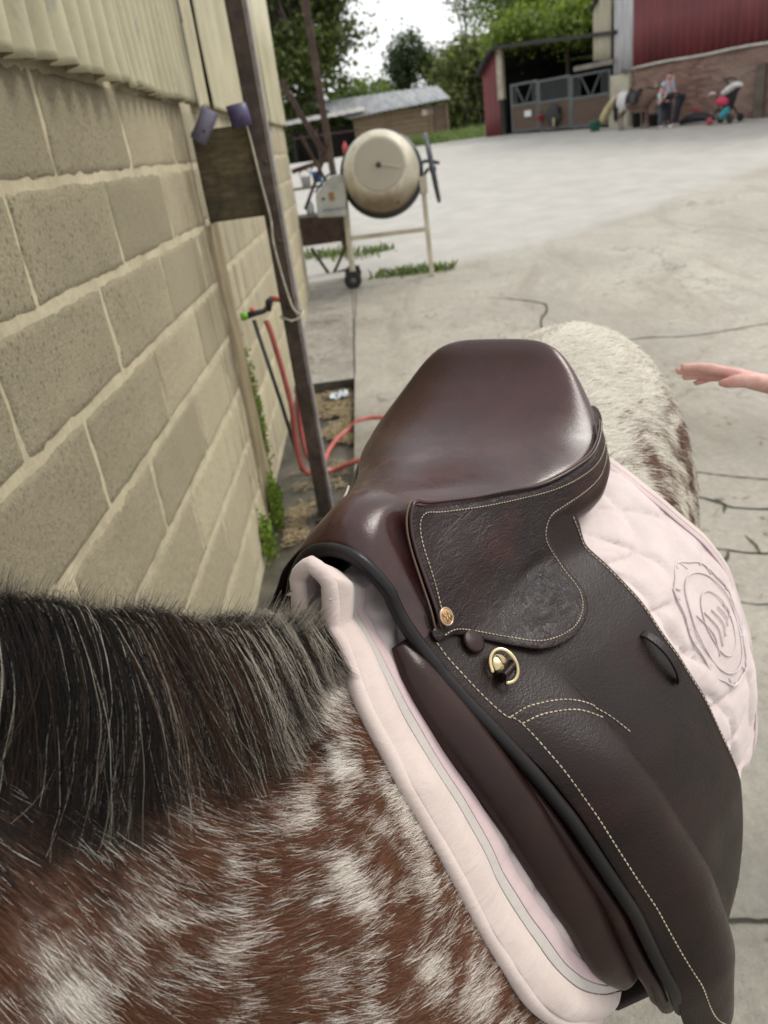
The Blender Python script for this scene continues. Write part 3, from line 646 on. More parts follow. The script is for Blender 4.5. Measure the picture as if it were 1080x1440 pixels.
def bucket(c, r, h, m, label, name='bucket', grp=None):
    e = empty(name, c, label, name.replace('_', ' '), grp); q = MB(); q.lathe([(.0, 0), (r*.8, 0), (r, h), (r*1.06, h), (r*1.06, h - .03), (r*.97, h - .03), (r*.78, .02), (0, .02)], c, (0, 0, 1), 18, caps=False); q.build('pail', m, e, smooth=True)
    q = MB(); q.tube([Vector(c) + Vector((r*1.03*cos(a), 0, h + r*.9*sin(a))) for a in np.linspace(0, pi, 12)], .008, 5); q.build('handle', M_DARKP, e); return e
M_BLUE = simple('blue_plastic', (.03, .17, .42), None, 8, .4); M_WHITEP = simple('white_plastic', (.62, .63, .62), (.5, .5, .48), 8, .45)
st = MB(); st.box((-.78, 12.1, .80), (.9, .5, .05)); st.box((-.40, 12.1, .62), (.05, .5, .36)); st.box((-1.16, 12.1, .62), (.05, .5, .36)); o = st.build('low_bench', simple('grey_timber', (.18, .16, .13), None, 6, .8)); tag(o, 'low grey timber bench holding buckets and jars behind the rusty rack', 'bench')
b = bucket((-.63, 12, 1.24), .075, .15, M_BLUE, 'bright blue bucket on the shelf behind the rusty rack'); b = bucket((-.80, 12, 1.20), .075, .16, M_WHITEP, 'white bucket beside the bright blue bucket')
st = MB(); st.box((-.74, 12.05, 1.19), (.6, .3, .03)); st.box((-.48, 12.05, 1.0), (.03, .3, .38)); st.box((-1.02, 12.05, 1.0), (.03, .3, .38)); o = st.build('shelf', simple('shelf_board', (.20, .18, .15), None, 6, .8)); tag(o, 'small timber shelf carrying the blue and white buckets', 'shelf')
for k, (x, h) in enumerate(((-.80, .20), (-.64, .24), (-.55, .17))):
    b = MB(); b.lathe([(0, 0), (.055, 0), (.06, .02), (.058, h*.7), (.03, h*.85), (.03, h), (0, h)], (x, 12, .826), (0, 0, 1), 14, caps=False); o = b.build('glass_jar', simple('jar_glass%s' % 'abc'[k] if 0 else 'cloudy_jar', (.33, .37, .34), (.22, .26, .24), 9, .15), smooth=True)
    tag(o, ('squat cloudy jar nearest the block wall end', 'tall cloudy jar in the middle of the bench', 'short cloudy jar nearest the mixer')[k], 'jar', 'jars on the bench')

# ------------------------------------------------------------------ timber shed with tin roof
def m_plank(name, c1, c2):
    t = NT(name); co = t.co((.35, 3, 3), rnd=True); t.color(t.ramp(t.noise(co, 5, 6, .7, .6), (.3, c2), (.7, c1))); t.set(Roughness=.85); t.bump(t.noise(co, 20, 4), .3, .01); return t.m
M_PLANK = m_plank('shed_plank', (.235, .175, .105), (.12, .085, .05)); M_TIN = simple('weathered_tin', (.36, .37, .37), (.23, .24, .245), 2.2, .55, .1, metal=.2, stretch=(2, .5, 1))
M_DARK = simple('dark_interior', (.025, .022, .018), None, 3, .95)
shed = empty('timber_shed', (1.8, 39, 1.28), 'low timber shed with wavy grey tin roof, far side of the yard', 'shed')
for j in range(8):
    z0 = 1.30 + j*.197
    for x0, x1 in ((.05, 1.48), (1.60, 3.42)):
        b = MB(); b.box(((x0 + x1)/2, 38.99 + .012*((j*7) % 3), z0 + .095), (x1 - x0, .03, .185)); b.build('plank', M_PLANK, shed, bevel=.008)
for x in (0., 1.54, 3.46, 4.2):
    b = MB(); b.box((x, 38.96, 2.08), (.10, .10, 1.65)); b.build('post', M_PLANK, shed)
b = MB(); b.box((3.83, 39.03, 2.05), (.66, .04, 1.55)); dr = b.build('door', m_plank('door_boards', (.16, .11, .075), (.09, .06, .04)), shed)
for z0 in (1.5, 2.15):
    b = MB(); b.bar((3.55, 38.99, z0), (4.12, 38.99, z0 + .55), .07, .03); b.build('brace', M_PLANK, dr)
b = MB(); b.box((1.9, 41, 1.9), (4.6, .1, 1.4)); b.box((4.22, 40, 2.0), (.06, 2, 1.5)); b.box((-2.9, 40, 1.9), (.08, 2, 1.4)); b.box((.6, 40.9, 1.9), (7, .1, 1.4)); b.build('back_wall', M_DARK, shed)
def tin_roof(name, A, B, C, D, per, amp, m, parent, n=90):
    """A-B eave, D-C ridge"""
    A, B, C_, D = map(np.array, (A, B, C, D)); rows = []
    for v in np.linspace(0, 1, 5):
        rows.append([(A + (B - A)*u)*(1 - v) + (D + (C_ - D)*u)*v + np.array([0, 0, amp*sin(u*np.linalg.norm(B - A)/per*2*pi) + .03*(fbm([(u*6, v*2, per)], 1.)[0] - .5)]) for u in np.linspace(0, 1, n)])
    q = MB(); q.grid(rows); return q.build(name, m, parent, smooth=True, solid=.02)
tin_roof('roof', (-.3, 38.6, 2.80), (4.35, 38.6, 3.02), (4.05, 41.2, 3.72), (-2.0, 41.2, 3.72), .23, .022, M_TIN, shed, 160)
tin_roof('lean_to_roof', (-3.1, 38.3, 2.86), (.5, 38.5, 3.00), (.5, 39.4, 3.22), (-3.1, 39.4, 3.06), .4, .01, simple('pale_tin', (.42, .40, .38), (.3, .29, .27), 3, .6), shed, 60)
b = MB(); b.box((-1.4, 38.5, 2.30), (2.9, .05, .06)); b.box((-1.75, 38.5, 1.9), (.08, .08, 1.4)); b.build('rail', M_RUST, shed)
for (x, w, m) in ((3.19, .24, 'a'), (3.46, .16, 'b')):
    b = MB(); b.box((x, 38.965, 2.62), (w, .012, .24)); sg = b.build('notice', simple('faded_notice', (.62, .55, .48), (.45, .33, .27), 8, .6) if m == 'a' else simple('white_notice', (.62, .65, .68), None, 8, .6)); tag(sg, 'faded orange and white notice on the shed front' if m == 'a' else 'small white notice beside the faded orange one on the shed', 'notice')
b = MB(); b.lathe([(0, 0), (.09, .02), (.10, .35), (.06, .44), (.03, .47), (.03, .52), (0, .52)], (-.46, 31, 1.34), (0, 0, 1), 14, caps=False); o = b.build('red_canister', simple('red_canister_paint', (.42, .04, .035), None, 8, .45), smooth=True); tag(o, 'red canister standing at the open end of the timber shed', 'canister')

# ------------------------------------------------------------------ stable and big red barn along one front
F0 = np.array([4.35, 28.6]); FD = np.array([.5817, -.8134]); FN = np.array([.8134, .5817])
FROT = atan2(FD[1], FD[0])
def fp(t, z, n=0.): q = F0 + FD*t + FN*n; return (q[0], q[1], z)
def fbox(b, t0, t1, z0, z1, n0, n1):
    vs = [fp(t, z, n) for t in (t0, t1) for n in (n0, n1) for z in (z0, z1)]
    b.add(vs, [(0, 1, 3, 2), (4, 6, 7, 5), (0, 4, 5, 1), (2, 3, 7, 6), (0, 2, 6, 4), (1, 5, 7, 3)]); return b
M_RED = simple('red_cladding', (.165, .032, .035), (.105, .020, .024), 1.6, .55, .1, stretch=(1, 1, .3)); M_WHITEC = simple('white_cladding', (.50, .49, .49), (.33, .32, .33), 3, .6, stretch=(2, 2, .3))
M_GALV = simple('galvanised', (.115, .125, .125), (.07, .08, .08), 7, .55, metal=0.1); M_STBOARD = m_plank('stable_board', (.11, .075, .052), (.06, .04, .028))
stb = empty('stable', fp(2.9, 1.3), 'dark open fronted stable block with red end panel and galvanised stall fronts', 'stable')
def corr(b, t0, t1, zf0, zf1, n, per=.2, amp=.018, steps=None):
    m_ = steps or int((t1 - t0)/per*6) + 2; G = []
    for k in range(5):
        v = k/4; G.append([fp(t, zf0(t)*(1 - v) + zf1(t)*v, n - amp*max(-1, min(1, 2*sin((t - t0)/per*2*pi)))) for t in np.linspace(t0, t1, m_)])
    b.grid(G); return b
b = MB(); corr(b, -.02, .70, lambda t: 1.36, lambda t: 3.30 + .62*(t/.7)**.7, 0); b.build('end_panel', M_RED, stb, smooth=True, solid=.03)
b = MB(); fbox(b, .66, .90, 2.40, 3.86, -.06, .06); b.build('post', simple('cream_post', (.38, .34, .25), None, 5, .7), stb)
b = MB(); fbox(b, .70, .86, 1.32, 2.40, -.02, .10); b.build('post', M_DARK, stb)
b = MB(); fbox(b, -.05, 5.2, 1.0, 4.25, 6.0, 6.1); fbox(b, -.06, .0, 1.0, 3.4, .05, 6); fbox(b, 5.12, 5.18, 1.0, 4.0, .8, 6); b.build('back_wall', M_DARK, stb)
rf = MB(); rows = []
for n in (-.25, 2, 4.5, 6.3): rows.append([fp(t, 3.92 + .06*n - (.55*(max(0, .75 - t)/.75)**1.5 if t < .75 else .075*(t - .75)), n) for t in np.linspace(-.1, 5.3, 24)])
rf.grid(rows); rf.build('roof', simple('stable_roof', (.04, .037, .034), (.025, .022, .02), 2, .9), stb, solid=.09)
b = MB(); fbox(b, 3.9, 5.25, 2.78, 2.90, -.2, 0.0); b.build('canopy_edge', simple('pale_edge', (.20, .18, .15), None, 4, .7), stb)
for t in (1.9, 3.75): 
    b = MB(); fbox(b, t, t + .12, 1.2, 3.7, 1.8, 1.92); b.build('post', M_STBOARD, stb)
def stall(t0, t1, vee, boards):
    z0a, z1a = gz(fp(t0, 0)[1]) + .05, 2.77 - (t0 - 1.2)*.03
    e = empty('stall_front', fp((t0 + t1)/2, z0a), None, 'stall front')
    zt = z1a; zm = z0a + (zt - z0a)*.56
    for (a, c, d, f) in ((t0, t0 + .06, z0a, zt), (t1 - .06, t1, z0a, zt), (t0 + .063, t1 - .063, zt - .06, zt), (t0 + .063, t1 - .063, zm - .03, zm + .03), (t0 + .063, t1 - .063, z0a, z0a + .05)):
        b = MB(); fbox(b, a, c, d, f, -.03, .03); b.build('frame_bar', M_GALV, e)
    n = boards
    for k in range(n):
        a = t0 + .065 + (t1 - t0 - .13)*k/n; c = t0 + .065 + (t1 - t0 - .13)*(k + 1)/n - .006
        b = MB(); fbox(b, a, c, z0a + .052, zm - .032, -.012, .012); b.build('board', M_STBOARD, e)
    if vee:
        tm = (t0 + t1)/2
        for s in (-1, 1):
            b = MB(); b.bar(fp(tm + s*.34, zt - .07), fp(tm + s*.05, zm + .05), .035); b.build('vee_bar', M_GALV, e)
    q = int((t1 - t0)/.075)
    for k in range(1, q):
        a = t0 + (t1 - t0)*k/q
        if vee and abs(a - (t0 + t1)/2) < .33: continue
        b = MB(); b.tube([fp(a, zm + .03), fp(a, zt - .05)], .012, 5); b.build('grille_bar', M_GALV, e)
    return e
e = stall(1.20, 2.34, True, 6); e['label'] = 'stall door with vee opening and white card, leftmost of the galvanised stall fronts'
e = stall(2.36, 3.62, False, 8); e['label'] = 'middle galvanised stall front, a dark bag hung on its boards'
e = stall(3.64, 5.06, True, 8); e['label'] = 'shaded galvanised stall front nearest the big red barn'
b = MB(); fbox(b, 1.78, 2.06, 1.80, 1.97, -.045, -.035); o = b.build('card', M_WHITEP); tag(o, 'white card fixed on the leftmost stall door', 'notice')
r = np.random.default_rng(2); b = MB(); G = []
for v in np.linspace(0, 1, 9):
    w = .10 + .16*sin(pi*v**.8)**.7; G.append([fp(3.02 + w*cos(a)*(1 + .1*r.normal()), 2.02 - .58*v, -.12 + .09*sin(a)) for a in np.linspace(0, 2*pi, 13)])
b.grid(G); o = b.build('hanging_bag', simple('black_bag', (.016, .016, .018), None, 9, .6), smooth=True); tag(o, 'bulging black bag hung on the middle stall front', 'bag')
b = MB(); fbox(b, 3.10, 3.16, 1.44, 1.66, -.24, -.215); b.build('pale_strap', simple('straw_strap', (.45, .38, .22), None, 9, .7), o)
bucket(fp(2.5, 1.60, -.14), .09, .2, simple('red_plastic', (.42, .05, .07), None, 8, .45), 'red bucket hung on the middle stall front beside the black bag')

# big barn: brick below, red cladding above
brn = empty('red_barn', fp(7.5, 1.1), 'big barn with red cladding above a brick wall, right side of the yard', 'barn')
TB0, TB1 = 5.80, 13.5
def m_brick():
    t = NT('brick'); co = t.co((1, 1, 1)); t.color(t.mix(t.ramp(t.noise(co, 1.1, 5, .65), (.4, 0), (.7, .7)), t.mix(t.attr('tone', True), (.12, .058, .045), (.27, .155, .12)), (.25, .19, .15))); t.set(Roughness=.9); return t.m
M_BRICK = m_brick()
b = MB(); tone = []; r = np.random.default_rng(9); z = .82; row = 0
while z < 2.52:
    t_ = TB0 + (0 if row % 2 else -.113)
    while t_ < TB1:
        a, c = max(TB0, t_ + .006), min(TB1, t_ + .219)
        if c - a > .03: fbox(b, a, c, z + .005, min(z + .068, 2.55), -.02 - .006*r.random(), .1); tone += [r.random()]*6
        t_ += .225
    z += .075; row += 1
o = b.build('brickwork', M_BRICK, brn, fix=False); tag(o, kind='stuff'); a_ = o.data.attributes.new('tone', 'FLOAT', 'FACE'); a_.data.foreach_set('value', np.array(tone, np.float32))
b = MB(); fbox(b, TB0, TB1, .6, 2.55, -.008, .12); b.build('mortar', simple('barn_mortar', (.36, .31, .26), None, 4, .95), brn)
tt = TB0
while tt < TB1:
    b = MB(); corr(b, tt, min(TB1, tt + 1.0), lambda t: 2.585, lambda t: 6.6, -.03, .2, .017); b.build('cladding_sheet', M_RED, brn, smooth=True, solid=.004); tt += 1.003
b = MB(); b.tube([fp(TB0 + .02, 2.585, -.09)] + [fp(t, 2.60 + .012*sin(t*3), -.09) for t in np.linspace(6.5, TB1, 14)], .035, 8); b.build('pipe', simple('cream_pipe', (.52, .47, .42), None, 5, .6), brn, smooth=True)
for k in range(2):
    b = MB(); corr(b, 5.19 + k*.31, 5.49 + k*.305, lambda t: 2.52, lambda t: 6.4, -.05, .155, .02); b.build('corner_sheet', M_WHITEC, brn, smooth=True, solid=.004)
b = MB(); corr(b, 4.55, 5.17, lambda t: 2.95 - .16*(t - 4.6), lambda t: 4.5 + 1.6*(t - 4.6), -.12, .2, .02); b.build('side_sheet', simple('buff_sheet', (.42, .39, .28), (.26, .23, .17), 2, .6, stretch=(2, 2, .3)), brn, smooth=True, solid=.004)
b = MB(); b.bar(fp(4.5, 4.15, -.1), fp(6.2, 6.6, -.1), .2, .12); b.build('verge', M_DARK, brn)
b = MB(); fbox(b, 5.13, 5.79, .8, 1.50, -.2, .1); fbox(b, 5.15, 5.77, 1.503, 2.50, -.16, .1); b.build('pier', simple('cream_render', (.44, .41, .32), (.33, .30, .22), 3, .85, .1), brn, bevel=.02)
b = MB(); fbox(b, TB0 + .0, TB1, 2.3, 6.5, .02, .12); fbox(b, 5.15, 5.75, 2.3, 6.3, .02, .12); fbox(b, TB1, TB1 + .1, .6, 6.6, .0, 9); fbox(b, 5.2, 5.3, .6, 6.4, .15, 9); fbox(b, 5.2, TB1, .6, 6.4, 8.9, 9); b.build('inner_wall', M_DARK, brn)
b = MB(); b.quad(fp(5.0, 6.5, -.3), fp(TB1 + .3, 6.7, -.3), fp(TB1 + .3, 8, 9.2), fp(5.0, 8, 9.2)); b.build('roof', simple('barn_roof', (.16, .155, .15), None, 2, .8), brn, solid=.08)
b = MB(); fbox(b, 9.38, 9.62, .9, 2.2, -.16, -.03); b.build('buttress', simple('dark_render', (.13, .10, .08), None, 4, .9), brn, bevel=.02)
b = MB(); b.bar(fp(5.66, 2.56, -.34), fp(5.78, 2.52, -.22), .13, .11); b.build('floodlight', simple('grey_lamp_case', (.09, .10, .105), None, 8, .5), brn, bevel=.02)
for (t, z, w, h) in ((7.0, 1.75, .12, .5), (6.5, 1.95, .10, .22)):
    b = MB(); fbox(b, t, t + w, z, z + h, -.034, -.02); b.build('patch', simple('pale_render_patch', (.40, .30, .23), None, 9, .9), brn)

# ------------------------------------------------------------------ trees, hedge
def m_leaf(name, c1, c2):
    t = NT(name); c = t.mix(t.attr('tone', True), c2, c1); t.color(c); t.set(Roughness=.55); t.b.inputs['Specular IOR Level'].default_value = .3
    tr = t.n('ShaderNodeBsdfTranslucent'); t.l(t.mix(1, c, (1.1, 1.25, .5), 'MULTIPLY'), tr.inputs[0]); ms = t.n('ShaderNodeMixShader'); ms.inputs[0].default_value = .35
    t.l(t.b.outputs[0], ms.inputs[1]); t.l(tr.outputs[0], ms.inputs[2]); t.l(ms.outputs[0], t.out.inputs[0]); return t.m
M_BARK = simple('bark', (.10, .08, .06), (.05, .04, .03), 6, .9, .5, stretch=(1, 1, .2))
def crown(name, m, parent, clumps, n, size, seed, droop=.0, kind=None):
    """leaf-sized faces gathered in twiggy clumps"""
    r = np.random.default_rng(seed); vs = []; tone = []
    wts = np.array([c[3]*c[4]*c[5] for c in clumps])**.75; wts /= wts.sum()
    for ci, cnt in enumerate(r.multinomial(n, wts)):
        cx, cy, cz, rx, ry, rz = clumps[ci]; nt = max(4, cnt//26)
        d = r.normal(size=(nt, 3)); d /= np.linalg.norm(d, axis=1)[:, None]; d *= (r.random(nt)**.33)[:, None]*(0.8 + .35*r.random(nt))[:, None]
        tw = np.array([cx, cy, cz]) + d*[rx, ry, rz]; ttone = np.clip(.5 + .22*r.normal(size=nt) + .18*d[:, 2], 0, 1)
        k = r.integers(nt, size=cnt); p = tw[k] + r.normal(size=(cnt, 3))*size*1.5; p[:, 2] -= droop*np.abs(r.normal(size=cnt))
        a = r.normal(size=(cnt, 3)); a /= np.linalg.norm(a, axis=1)[:, None]; bb = np.cross(a, r.normal(size=(cnt, 3))); bb /= np.linalg.norm(bb, axis=1)[:, None]
        s = size*(.55 + .8*r.random(cnt))[:, None]; q = np.stack([p - a*s*.5, p + bb*s*.30 , p + a*s*.55, p - bb*s*.30], 1); vs.append(q.reshape(-1, 3)); tone.append(np.clip(ttone[k] + .15*r.normal(size=cnt), 0, 1))
    V = np.concatenate(vs); T = np.concatenate(tone); me = bpy.data.meshes.new(name); N = len(T)
    me.vertices.add(4*N); me.vertices.foreach_set('co', V.astype(np.float32).ravel()); me.loops.add(4*N); me.loops.foreach_set('vertex_index', np.arange(4*N, dtype=np.int32))
    me.polygons.add(N); me.polygons.foreach_set('loop_start', np.arange(0, 4*N, 4, dtype=np.int32)); me.update(calc_edges=True)
    at = me.attributes.new('tone', 'FLOAT', 'FACE'); at.data.foreach_set('value', T.astype(np.float32)); me.materials.append(m)
    o = bpy.data.objects.new(name, me); link(o, parent); 
    if parent: o.matrix_parent_inverse = world_inv(parent)
    return o
def trunk(parent, base, top, r0, limbs, seed):
    r = np.random.default_rng(seed); b = MB(); B, T = Vector(base), Vector(top); pts = [B.lerp(T, k/5) + Vector((r.normal(), r.normal(), 0))*r0*.5*(k > 0) for k in range(6)]
    b.tube(pts, [r0*(1.2 - .2*k if k == 0 else 1 - .15*k) for k in range(6)], 8)
    for L in limbs:
        L = Vector(L); s = B.lerp(T, .45 + .5*r.random()); m_ = s.lerp(L, .5) + Vector((r.normal(), r.normal(), .3))*.25; b.tube([s, m_, L], [r0*.4, r0*.25, r0*.06], 6)
    return b.build('trunk', M_BARK, parent, smooth=True)
M_L1 = m_leaf('dark_leaf', (.13, .16, .045), (.04, .055, .018)); M_L2 = m_leaf('fresh_leaf', (.24, .31, .06), (.08, .12, .03)); M_L3 = m_leaf('ivy_leaf', (.23, .26, .09), (.05, .065, .025)); M_L4 = m_leaf('conifer_leaf', (.085, .12, .05), (.03, .05, .022)); M_L5 = m_leaf('pale_leaf', (.22, .29, .10), (.09, .13, .05))
def tree(loc, label, m, clumps, n, size, seed, tr0, top, group='trees behind the yard', droop=0):
    e = empty('tree', loc, label, 'tree', group); crown('crown', m, e, clumps, n, size, seed, droop); trunk(e, loc, top, tr0, [(c[0], c[1], c[2]) for c in clumps], seed); return e
r = np.random.default_rng(21)
def blob(cx, cy, cz, R, H, k, rr, seed):
    q = np.random.default_rng(seed); out = []
    for _ in range(k):
        a = q.random()*6.28; h = (q.random() - .5)*2; rad = R*sqrt(max(0, 1 - h*h))*(.45 + .55*q.random()); s = rr*(.6 + .8*q.random()); out.append((cx + rad*cos(a), cy + rad*sin(a)*.7, cz + h*H, s, s, s*.75))
    return out
tree((-1.6, 42, 1.2), 'big dark leafy tree rising behind the block wall end and shed', M_L1, blob(-2.2, 42, 6.4, 3.0, 3.4, 46, .85, 1) + blob(-3.5, 43, 8.5, 3.2, 3, 30, 1.0, 31), 26000, .26, 3, .35, (-1.8, 42, 6.5))
tree((1.35, 47, 1.2), 'slim dark young tree at the right foot of the big dark tree', M_L4, [(1.55, 47, 1.6 + k*.45, .42 - .05*abs(k - 3), .42, .4) for k in range(7)], 2200, .2, 5, .1, (1.55, 47, 4.2))
tree((3.2, 50, 1.2), 'rounded dark evergreen standing alone against the white sky', M_L4, blob(3.45, 50, 5.4, .95, 1.3, 15, .48, 4) + blob(4.6, 50.5, 5.0, .45, .5, 5, .4, 44), 5200, .2, 6, .14, (3.4, 50, 6))
tree((7.0, 52, 1.2), 'thin pale wispy tree with sparse leaves above the ivy hedge', M_L5, blob(7.2, 52, 8.0, 1.6, 1.8, 16, .45, 7), 1500, .22, 7, .12, (7.1, 52, 9.5))
tree((9.6, 46, 1.2), 'tall bright green tree behind the stable roof', M_L2, blob(9.6, 46, 7.6, 2.3, 2.6, 30, .75, 8) , 9000, .27, 8, .22, (9.5, 46, 8.5))
tree((12.6, 45, 1.2), 'spreading green tree between stable roof and red barn', M_L2, blob(12.6, 45, 7.2, 2.5, 2.4, 30, .8, 9) + blob(10.8, 44, 5.6, 1.6, .6, 12, .6, 10), 10500, .27, 9, .2, (12.6, 45, 8))
hd = empty('ivy_hedge', (7, 44, 1.25), 'tall overgrown hedge hung with ivy between shed and stable', 'hedge')
cl = []
for k in range(84):
    x = 1.2 + 12*r.random(); top_ = 3.3 + 1.9*sstep(2.6, 5.5, x) + .5*sin(x*1.3) * .5; z = 1.3 + (top_ - 1.3)*r.random()**.6; cl.append((x, 43 + 1.5*r.random(), z, .8, .7, .6))
crown('foliage', M_L3, hd, cl, 36000, .22, 12, .35)
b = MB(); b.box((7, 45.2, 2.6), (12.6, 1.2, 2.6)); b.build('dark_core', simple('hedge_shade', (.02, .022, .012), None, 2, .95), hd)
b = MB(); 
for k in range(9): x = 5.6 + k*.5 + .2*r.normal(); b.tube([(x, 43, 1.2), (x + .1*r.normal(), 42.9, 2.6), (x + .2*r.normal(), 43, 4.2)], [.07, .05, .02], 5)
b.build('stems', M_BARK, hd)
cp = empty('creeper', fp(2.5, 3.95, .5), 'bright green creeper spilling over the top of the stable roof', 'creeper')
cl = [(*fp(.3 + 4.3*r.random(), 4.0 + .35*r.random() + .06*k/10, .25 + 2.2*r.random()),) + (.45, .45, .22) for k in range(34)]
crown('foliage', M_L2, cp, cl, 9000, .16, 33, .1); b = MB()
for k in range(6): b.tube([fp(.6 + .7*k, 3.95, 6.2), fp(.7 + .7*k, 4.15, 3), fp(.5 + .7*k, 4.05, .4)], [.05, .04, .01], 5)
b.build('stems', M_BARK, cp)
hd2 = empty('hedge', (-2.5, 44, 1.25), 'lower pale green hedge behind the shed roof', 'hedge'); cl = [(-4.5 + 6*r.random(), 43 + r.random(), 1.6 + 2.4*r.random(), .8, .7, .5) for _ in range(22)]
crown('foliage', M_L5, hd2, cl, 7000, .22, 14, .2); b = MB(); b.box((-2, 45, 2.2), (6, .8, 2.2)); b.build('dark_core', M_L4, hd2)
fw = [(x, 70 + 4*r.random(), 2.5 + 2.5*r.random(), 3, 2, 2.2) for x in np.linspace(-60, 70, 70)]
o = crown('distant_woods', M_L1, None, fw, 12000, .7, 15); tag(o, kind='stuff')
ex = empty('tree', (19, 44, 1.2), 'broad tree standing beyond the red barn', 'tree', 'trees behind the yard'); crown('crown', M_L1, ex, blob(19, 44, 7, 4, 3, 24, 1.2, 18), 5000, .4, 18); trunk(ex, (19, 44, 1.2), (19, 44, 6), .3, [], 3)

# ------------------------------------------------------------------ the spotted horse
HT = radians(28); HO = np.array([-.0665, .6141, 0.]); HS = np.array([sin(HT), cos(HT), 0.]); HL = np.array([cos(HT), -sin(HT), 0.]); HZ = np.array([0, 0, 1.])
def toW(s, l, z):
    s, l, z = np.broadcast_arrays(np.asarray(s, float), np.asarray(l, float), np.asarray(z, float))
    return HO + s[..., None]*HS + l[..., None]*HL + z[..., None]*HZ
def toL(p): q = np.asarray(p) - HO; return np.stack([q@HS, q@HL, q[..., 2]], -1)

NECKX = np.array([0, .02, .06, .12, .22, .36, .5, .65, .8, .92, 1.0]); NECKW = np.array([0, .22, .38, .56, .78, .95, 1., .97, .80, .50, 0])
def neck_rings():
    """(top, bottom, half width, neck-likeness)"""
    return [((-.10, 0, 1.280), (-.14, 0, .62), .200, 0), ((-.15, -.012, 1.310), (-.22, 0, .64), .195, .3), ((-.20, -.045, 1.346), (-.32, -.01, .72), .178, .65), ((-.26, -.10, 1.392), (-.42, -.05, .86), .150, 1),
            ((-.33, -.17, 1.443), (-.50, -.12, 1.0), .122, 1), ((-.42, -.235, 1.49), (-.57, -.185, 1.15), .098, 1), ((-.52, -.26, 1.545), (-.64, -.22, 1.28), .080, 1), ((-.60, -.26, 1.575), (-.69, -.23, 1.36), .070, 1)]
HEAD = [((-.66, -.25, 1.585), (-.72, -.23, 1.33), .078, 1), ((-.74, -.235, 1.53), (-.77, -.22, 1.28), .085, 1), ((-.82, -.22, 1.44), (-.81, -.21, 1.22), .072, 1), ((-.90, -.205, 1.34), (-.87, -.20, 1.16), .055, 1), ((-.96, -.195, 1.25), (-.925, -.19, 1.10), .048, 1), ((-1.0, -.19, 1.17), (-.96, -.187, 1.06), .042, 1), ((-1.0, -.19, 1.12), (-.975, -.187, 1.065), .02, 1)]
def ring_pts(top, bot, w, nk, n=24):
    """closed ring: near side top->bottom, far side bottom->top"""
    T, B_ = np.array(top), np.array(bot); x = 1 - np.cos(np.linspace(0, pi, n)); x = x/2
    ax = np.array([B_[0] - T[0], B_[1] - T[1]]);
    lat = np.array([0, 1., 0])
    wn = np.interp(x, NECKX, NECKW)*w
    t = x*(T[2] - B_[2]); wb = lb(np.full(n, -.10), zt(-.10) - np.clip(t*.66/(T[2] - B_[2]), 0, .655)); wb[-1] = 0
    ww = wn*nk + wb*(1 - nk); c = T + (B_ - T)*x[:, None]
    return np.concatenate([c + ww[:, None]*lat, (c - ww[:, None]*lat)[-2:0:-1]])
def trunk_rings(n=24):
    out = []
    for s in np.concatenate([np.linspace(-.095, .95, 34), [.985, 1.01, 1.03, 1.04]]):
        k = max(0, (s - .95)/.09); zt_ = float(zt(min(s, 1.0))) - .10*k*k; zb = .63 + .03*sstep(.3, .55, s) + .10*sstep(.5, .95, s) + .22*k*k
        x = (1 - np.cos(np.linspace(0, pi, n)))/2; z = zt_ - x*(zt_ - zb); t = x*.655; ss = min(s, 1.0)
        l = lb(np.full(n, ss), zt(ss) - t)*sqrt(max(0, 1 - .88*k**2)); l[-1] = 0
        ring = np.stack([np.full(n, s), l, z], 1); far = ring.copy(); far[:, 1] *= -1; out.append(np.concatenate([ring, far[-2:0:-1]]))
    return out
NR = [ring_pts(*r) for r in neck_rings()]
def smooth_rings(R, k=4):
    """dense rings between the given ones (Catmull-Rom along the neck)"""
    R = np.array(R); out = []
    for i in range(len(R) - 1):
        p0 = R[max(i - 1, 0)]; p1 = R[i]; p2 = R[i + 1]; p3 = R[min(i + 2, len(R) - 1)]
        for j in range(k):
            t = j/k; out.append(.5*((2*p1) + (-p0 + p2)*t + (2*p0 - 5*p1 + 4*p2 - p3)*t*t + (-p0 + 3*p1 - 3*p2 + p3)*t**3))
    out.append(R[-1]); return np.array(out)
_tr = trunk_rings(); NECK = smooth_rings([_tr[1], *NR, *[ring_pts(*h) for h in HEAD]], 5)
def rings_mesh(b, R, flip=False):
    n, m = R.shape[:2]; fs = [(i*m + j, i*m + (j + 1) % m, (i + 1)*m + (j + 1) % m, (i + 1)*m + j) for i in range(n - 1) for j in range(m)]
    b.add(R.reshape(-1, 3), fs + [tuple(range(m)), tuple(range((n - 1)*m, n*m))[::-1]])
